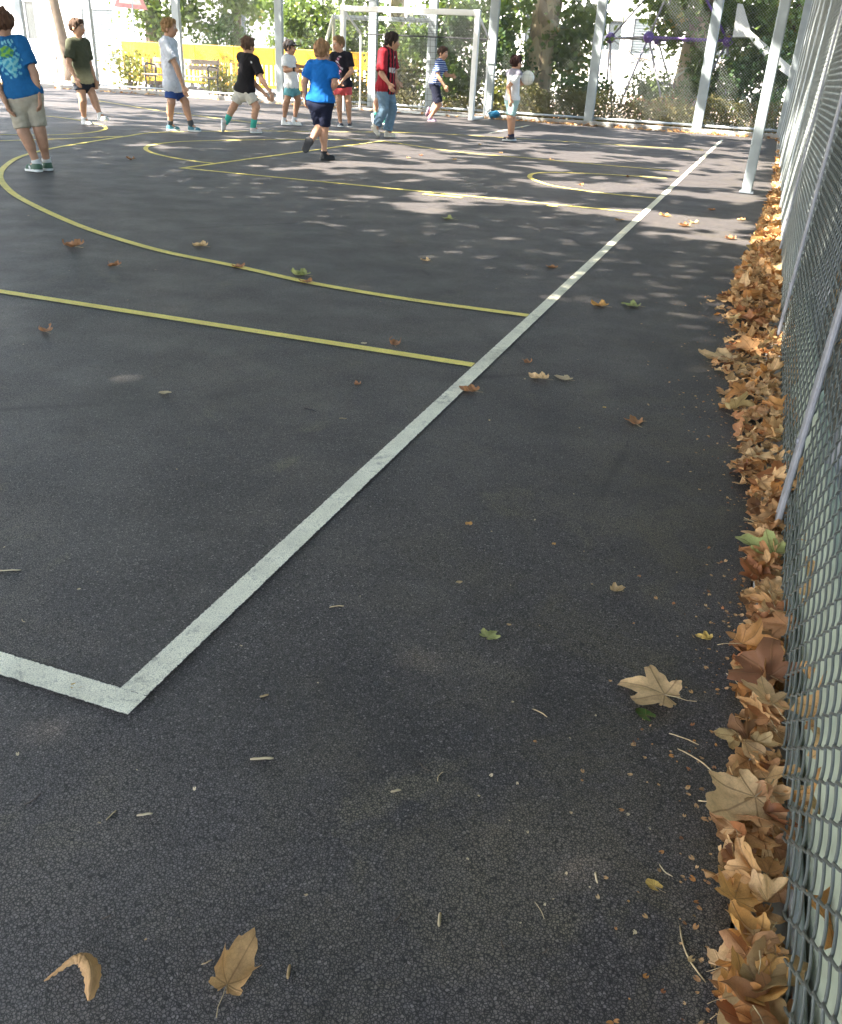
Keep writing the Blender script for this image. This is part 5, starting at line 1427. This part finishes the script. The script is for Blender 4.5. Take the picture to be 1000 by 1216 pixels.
lay(532, 261, .085, D(80), 'green_leaf', 'yellow green leaf in the middle of the court near the key line', .8, .5, .09)
lay(505, 310, .050, D(80), 'tan_leaf', 'small tan leaf in the middle of the court', 1.4, .6, .1)
lay(790, 257, .075, D(70), 'orange_leaf', 'orange leaf right of the touchline in a sun patch', .9, .6, .09)
lay(812, 269, .085, D(80), 'brown_leaf', 'dark brown leaf right of the touchline before the steel post', 1.7, .7, .10)
lay(823, 265, .070, D(40), 'tan_leaf', 'pale leaf touching the dark brown one before the steel post', 1.2, .7, .10)
lay(866, 284, .080, D(80), 'brown_leaf', 'brown leaf halfway between touchline and far drift', 1.3, .7, .10)
lay(155, 190, .085, D(70), 'brown_leaf', 'far brown leaf near the boy in blue at the left', 1.3, .7, .10)
lay(718, 484, .020, D(0), 'yellow_leaf', 'tiny round yellow leaf above the lone reddish leaf', .6, .2, .04, lobed=False, stem=False)
lay(424, 457, .028, D(40), 'brown_leaf', 'tiny brown leaf under the nearer yellow line', 1.8, .6, .1, stem=False)
lay(433, 408, .040, D(10), 'scrap', 'pale leaf tip standing by the nearer yellow line', 2.0, .4, .05, lobed=False, stem=False)
lay(658, 646, .016, D(0), 'orange_leaf', 'tiny orange scrap right of the small orange fragment', 1.5, .3, .05, lobed=False, stem=False)
lay(547, 692, .020, D(-20), 'scrap', 'small upright pale scrap above the pale green leaf', 2.2, .4, .05, lobed=False, stem=False)
lay(95, 700, .010, D(0), 'scrap', 'pale speck of leaf left of the touchline', 1.5, .3, .05, lobed=False, stem=False)
for q in [(620, 152), (570, 172), (485, 188), (500, 185), (540, 190), (595, 182), (655, 190), (690, 220), (745, 210), (735, 262), (880, 262), (905, 300), (880, 395), (860, 468), (845, 250)]:
    lay(q[0], q[1], .055, rng.uniform(0, 6), 'dry_leaf' if True else '', 'small dry leaf scattered on the far half of the court', rng.uniform(.5, 1.8), .6, .1, NA=30, NR=4)['group'] = 'small leaves on the far half'


def stick(px, py, L, yaw, r, curve, label, mat='twig', grp=None):
    g = G(px, py); mb = MB(); n = 7
    mb.tube([(L * (i / (n - 1) - .5) * math.cos(yaw) - curve * L * math.sin(yaw) * math.sin(math.pi * i / (n - 1)), L * (i / (n - 1) - .5) * math.sin(yaw) + curve * L * math.cos(yaw) * math.sin(math.pi * i / (n - 1)), r * .9 + .0004 * math.sin(i * 2)) for i in range(n)], [r * (.6 if i in (0, n - 1) else 1) for i in range(n)], 7)
    o = mb.build('twig', M[mat], None, True); o.location = (g[0], g[1], 0); return tag(o, label, 'twig', grp)


stick(311, 902, .036, D(27), 0.0022, .02, 'thick pale stick piece below the court corner', 'scrap')
stick(314, 827, .016, D(48), 0.0019, .02, 'short pale stick piece right of the court corner', 'scrap')
stick(172, 968, .022, D(34), 0.0017, .02, 'pale stick piece in the left foreground', 'scrap')
stick(470, 940, .016, D(40), 0.0019, .02, 'pale stub below the middle of the picture', 'scrap')
stick(522, 1093, .020, D(105), 0.0022, .02, 'upright pointing pale stub in the near middle', 'scrap')
stick(708, 1043, .018, D(110), 0.0014, .02, 'thin pale stub left of the oval yellow leaf', 'scrap')
stick(343, 1155, .018, D(110), 0.0020, .02, 'pale stub right of the folded foreground leaf', 'scrap')
stick(822, 1132, .080, D(118), .0011, .10, 'long curved bare leaf stem in the near right')
stick(826, 904, .070, D(-30), .0012, .08, 'bare curved stem left of the drift')
stick(812, 878, .050, D(-10), .0010, .05, 'short bare stem above the curved one')
stick(641, 847, .030, D(-20), .0010, .08, 'fine stem left of the biggest tan leaf')
stick(400, 721, .030, D(35), .0013, .1, 'fine reddish stem right of the touchline')
stick(10, 678, .05, D(30), 0.0014, .02, 'bent pale stem at the left edge', 'scrap')
stick(368, 487, .05, D(-12), .0016, .06, 'dark thin twig left of the touchline', 'iron')
for _ in range(18):
    px, py = rng.uniform(20, 900), rng.uniform(420, 1200)
    if G(px, py)[0] < .9: stick(px, py, rng.uniform(.008, .03), rng.uniform(0, 6.3), rng.uniform(.0005, .0010), rng.uniform(-.15, .15), 'thin bit of dry straw among those strewn over the asphalt', ['twig', 'dark_bark', 'scrap'][int(rng.integers(3))], 'bits of straw on the asphalt')
SCR = 'tiny pale crumb among those strewn over the asphalt'
for _ in range(85):
    px, py = rng.uniform(5, 900), rng.uniform(250, 1190) 
    if rng.random() < .5: px = rng.uniform(560, 905)
    g = G(px, py); s = rng.uniform(.0035, .0085) * (1.6 if py < 500 else 1)
    if g[0] > .88: continue
    me_ = leaf_mesh('leaf_crumb', int(rng.integers(999)), s, [M['scrap'], M['twig']], rng.uniform(.2, .9), .3, .06, False, 0, False, 9, 3)
    o = bpy.data.objects.new('leaf_crumb', me_); COL.objects.link(o); o.location = (g[0], g[1], .0015); o.rotation_euler = (rng.normal() * .3, rng.normal() * .3, rng.uniform(0, 6.3))
    tag(o, SCR, 'leaf crumb', 'crumbs of leaf and bark on the asphalt')

# ================================================================== SHADE TREES (unseen crowns, leaf gaps laid out to dapple the court)
TR = [(-9.5, -5.5), (2.75, -4.2), (2.85, 5.5), (-16.5, 2.5), (3.3, 12.6), (-22, 9.5), (-3, -8.5)]
n = 360000
s_ = np.c_[rng.uniform(-18, 4.0, n), rng.uniform(-5, 24.5, n)]; h_ = rng.uniform(4.6, 9.0, n)
fr = 3.5 - .62 * s_[:, 0]; fr = np.minimum(fr, 8.2)
Pn = np.c_[s_[:, 0] * .85, s_[:, 1] * 1.0, np.zeros(n)]
nz = .42 * vnoise(Pn + 31, .80) + .34 * vnoise(Pn + 77, .34) + .24 * vnoise(Pn + 5, .16)
t = np.clip((s_[:, 1] - fr + .4) / 6.0, 0, 1); lf = np.clip((-7.5 - s_[:, 0]) / 4, 0, 1)
thr = np.where(t > 0, .27 + np.clip(t * 1.3, 0, 1) ** .8 * .215 + .07 * lf, -.05)
rt = np.clip((s_[:, 0] - .45) / .5, 0, 1); bk_ = np.clip((s_[:, 1] - 19.6) / .5, 0, 1) * np.clip((s_[:, 0] + 8.5) / 2, 0, 1)
thr = thr - .10 * rt * t + .02 * np.maximum(bk_ - rt, 0)
thr = np.where((s_[:, 0] > .25) & (s_[:, 1] < 5.6), -.05, thr)
slot = (s_[:, 0] > 1.25) & (s_[:, 0] < 1.62) & (s_[:, 1] > 8.7) & (s_[:, 1] < 10.4)  # gap left in the leaves so sun strikes the lone post
keep = (nz > thr) & ~slot & (rng.random(n) < np.where(t < .02, .95, .78)) & (s_[:, 1] > -5) & (s_[:, 0] > -18)
s_, h_, t = s_[keep], h_[keep], t[keep]
P = np.c_[s_ + SD[:2] * (h_ / TAN)[:, None], h_]
own = np.argmin(((P[:, None, :2] - np.array(TR)[None]) ** 2).sum(-1), 1)
lab = ['shade tree standing behind the camera at the left', 'shade tree standing behind the camera by the side fence', 'shade tree beyond the side fence near the middle of the court', 'shade tree left of the court', 'shade tree beyond the side fence near the far end', 'shade tree at the far left of the court', 'shade tree far behind the camera']
for i, (x, y) in enumerate(TR):
    q = P[own == i]
    if not len(q): continue
    o = thing('plane_tree', (x, y, 0), 'tall unseen plane ' + lab[i], 'tree')
    mb = MB(); tp = limbed(mb, (x, y, -.1), (x, y + .2, 4.8), .30, .22, .05, 14, 10)
    for _ in range(9):
        e = q[rng.integers(len(q))]; limbed(mb, tp - np.array([0, 0, rng.uniform(0, .8)]), tp + (e - tp) * .8, .13, .03, .15, 7, 7, 1)
    tr = mb.build('trunk', M['bark'], o, True)
    leaves_mesh('crown', q, rng.uniform(.75, 1.25, len(q)) * np.where(t[own == i] < .02, .20, .15), M['fol_canopy'], o, .62)

# unseen crowns added over the side fence: they keep the open sky off the right half of the court
for (x, y), lb in (((4.6, 1.0), 'unseen leafy plane tree added a few metres beyond the side fence near the camera'), ((5.2, 9.0), 'unseen leafy plane tree added a few metres beyond the side fence further on')):
    o = thing('plane_tree', (x, y, 0), lb, 'tree'); mb = MB(); tp = limbed(mb, (x, y, -.1), (x, y + .2, 4.2), .30, .22, .05, 14, 10)
    cc = np.c_[x - .6 + rng.normal(size=70) * 1.9, y + rng.normal(size=70) * 2.6, rng.uniform(3.0, 8.5, 70)]
    for _ in range(7): limbed(mb, tp - np.array([0, 0, rng.uniform(0, .8)]), tp + (cc[rng.integers(70)] - tp) * .85, .13, .03, .15, 7, 7, 1)
    mb.build('trunk', M['bark'], o, True)
    q = cc[rng.integers(0, 70, 14000)] + rng.normal(size=(14000, 3)) * .55
    leaves_mesh('crown', q, rng.uniform(.75, 1.25, len(q)) * .19, M['fol_canopy'], o, .5)
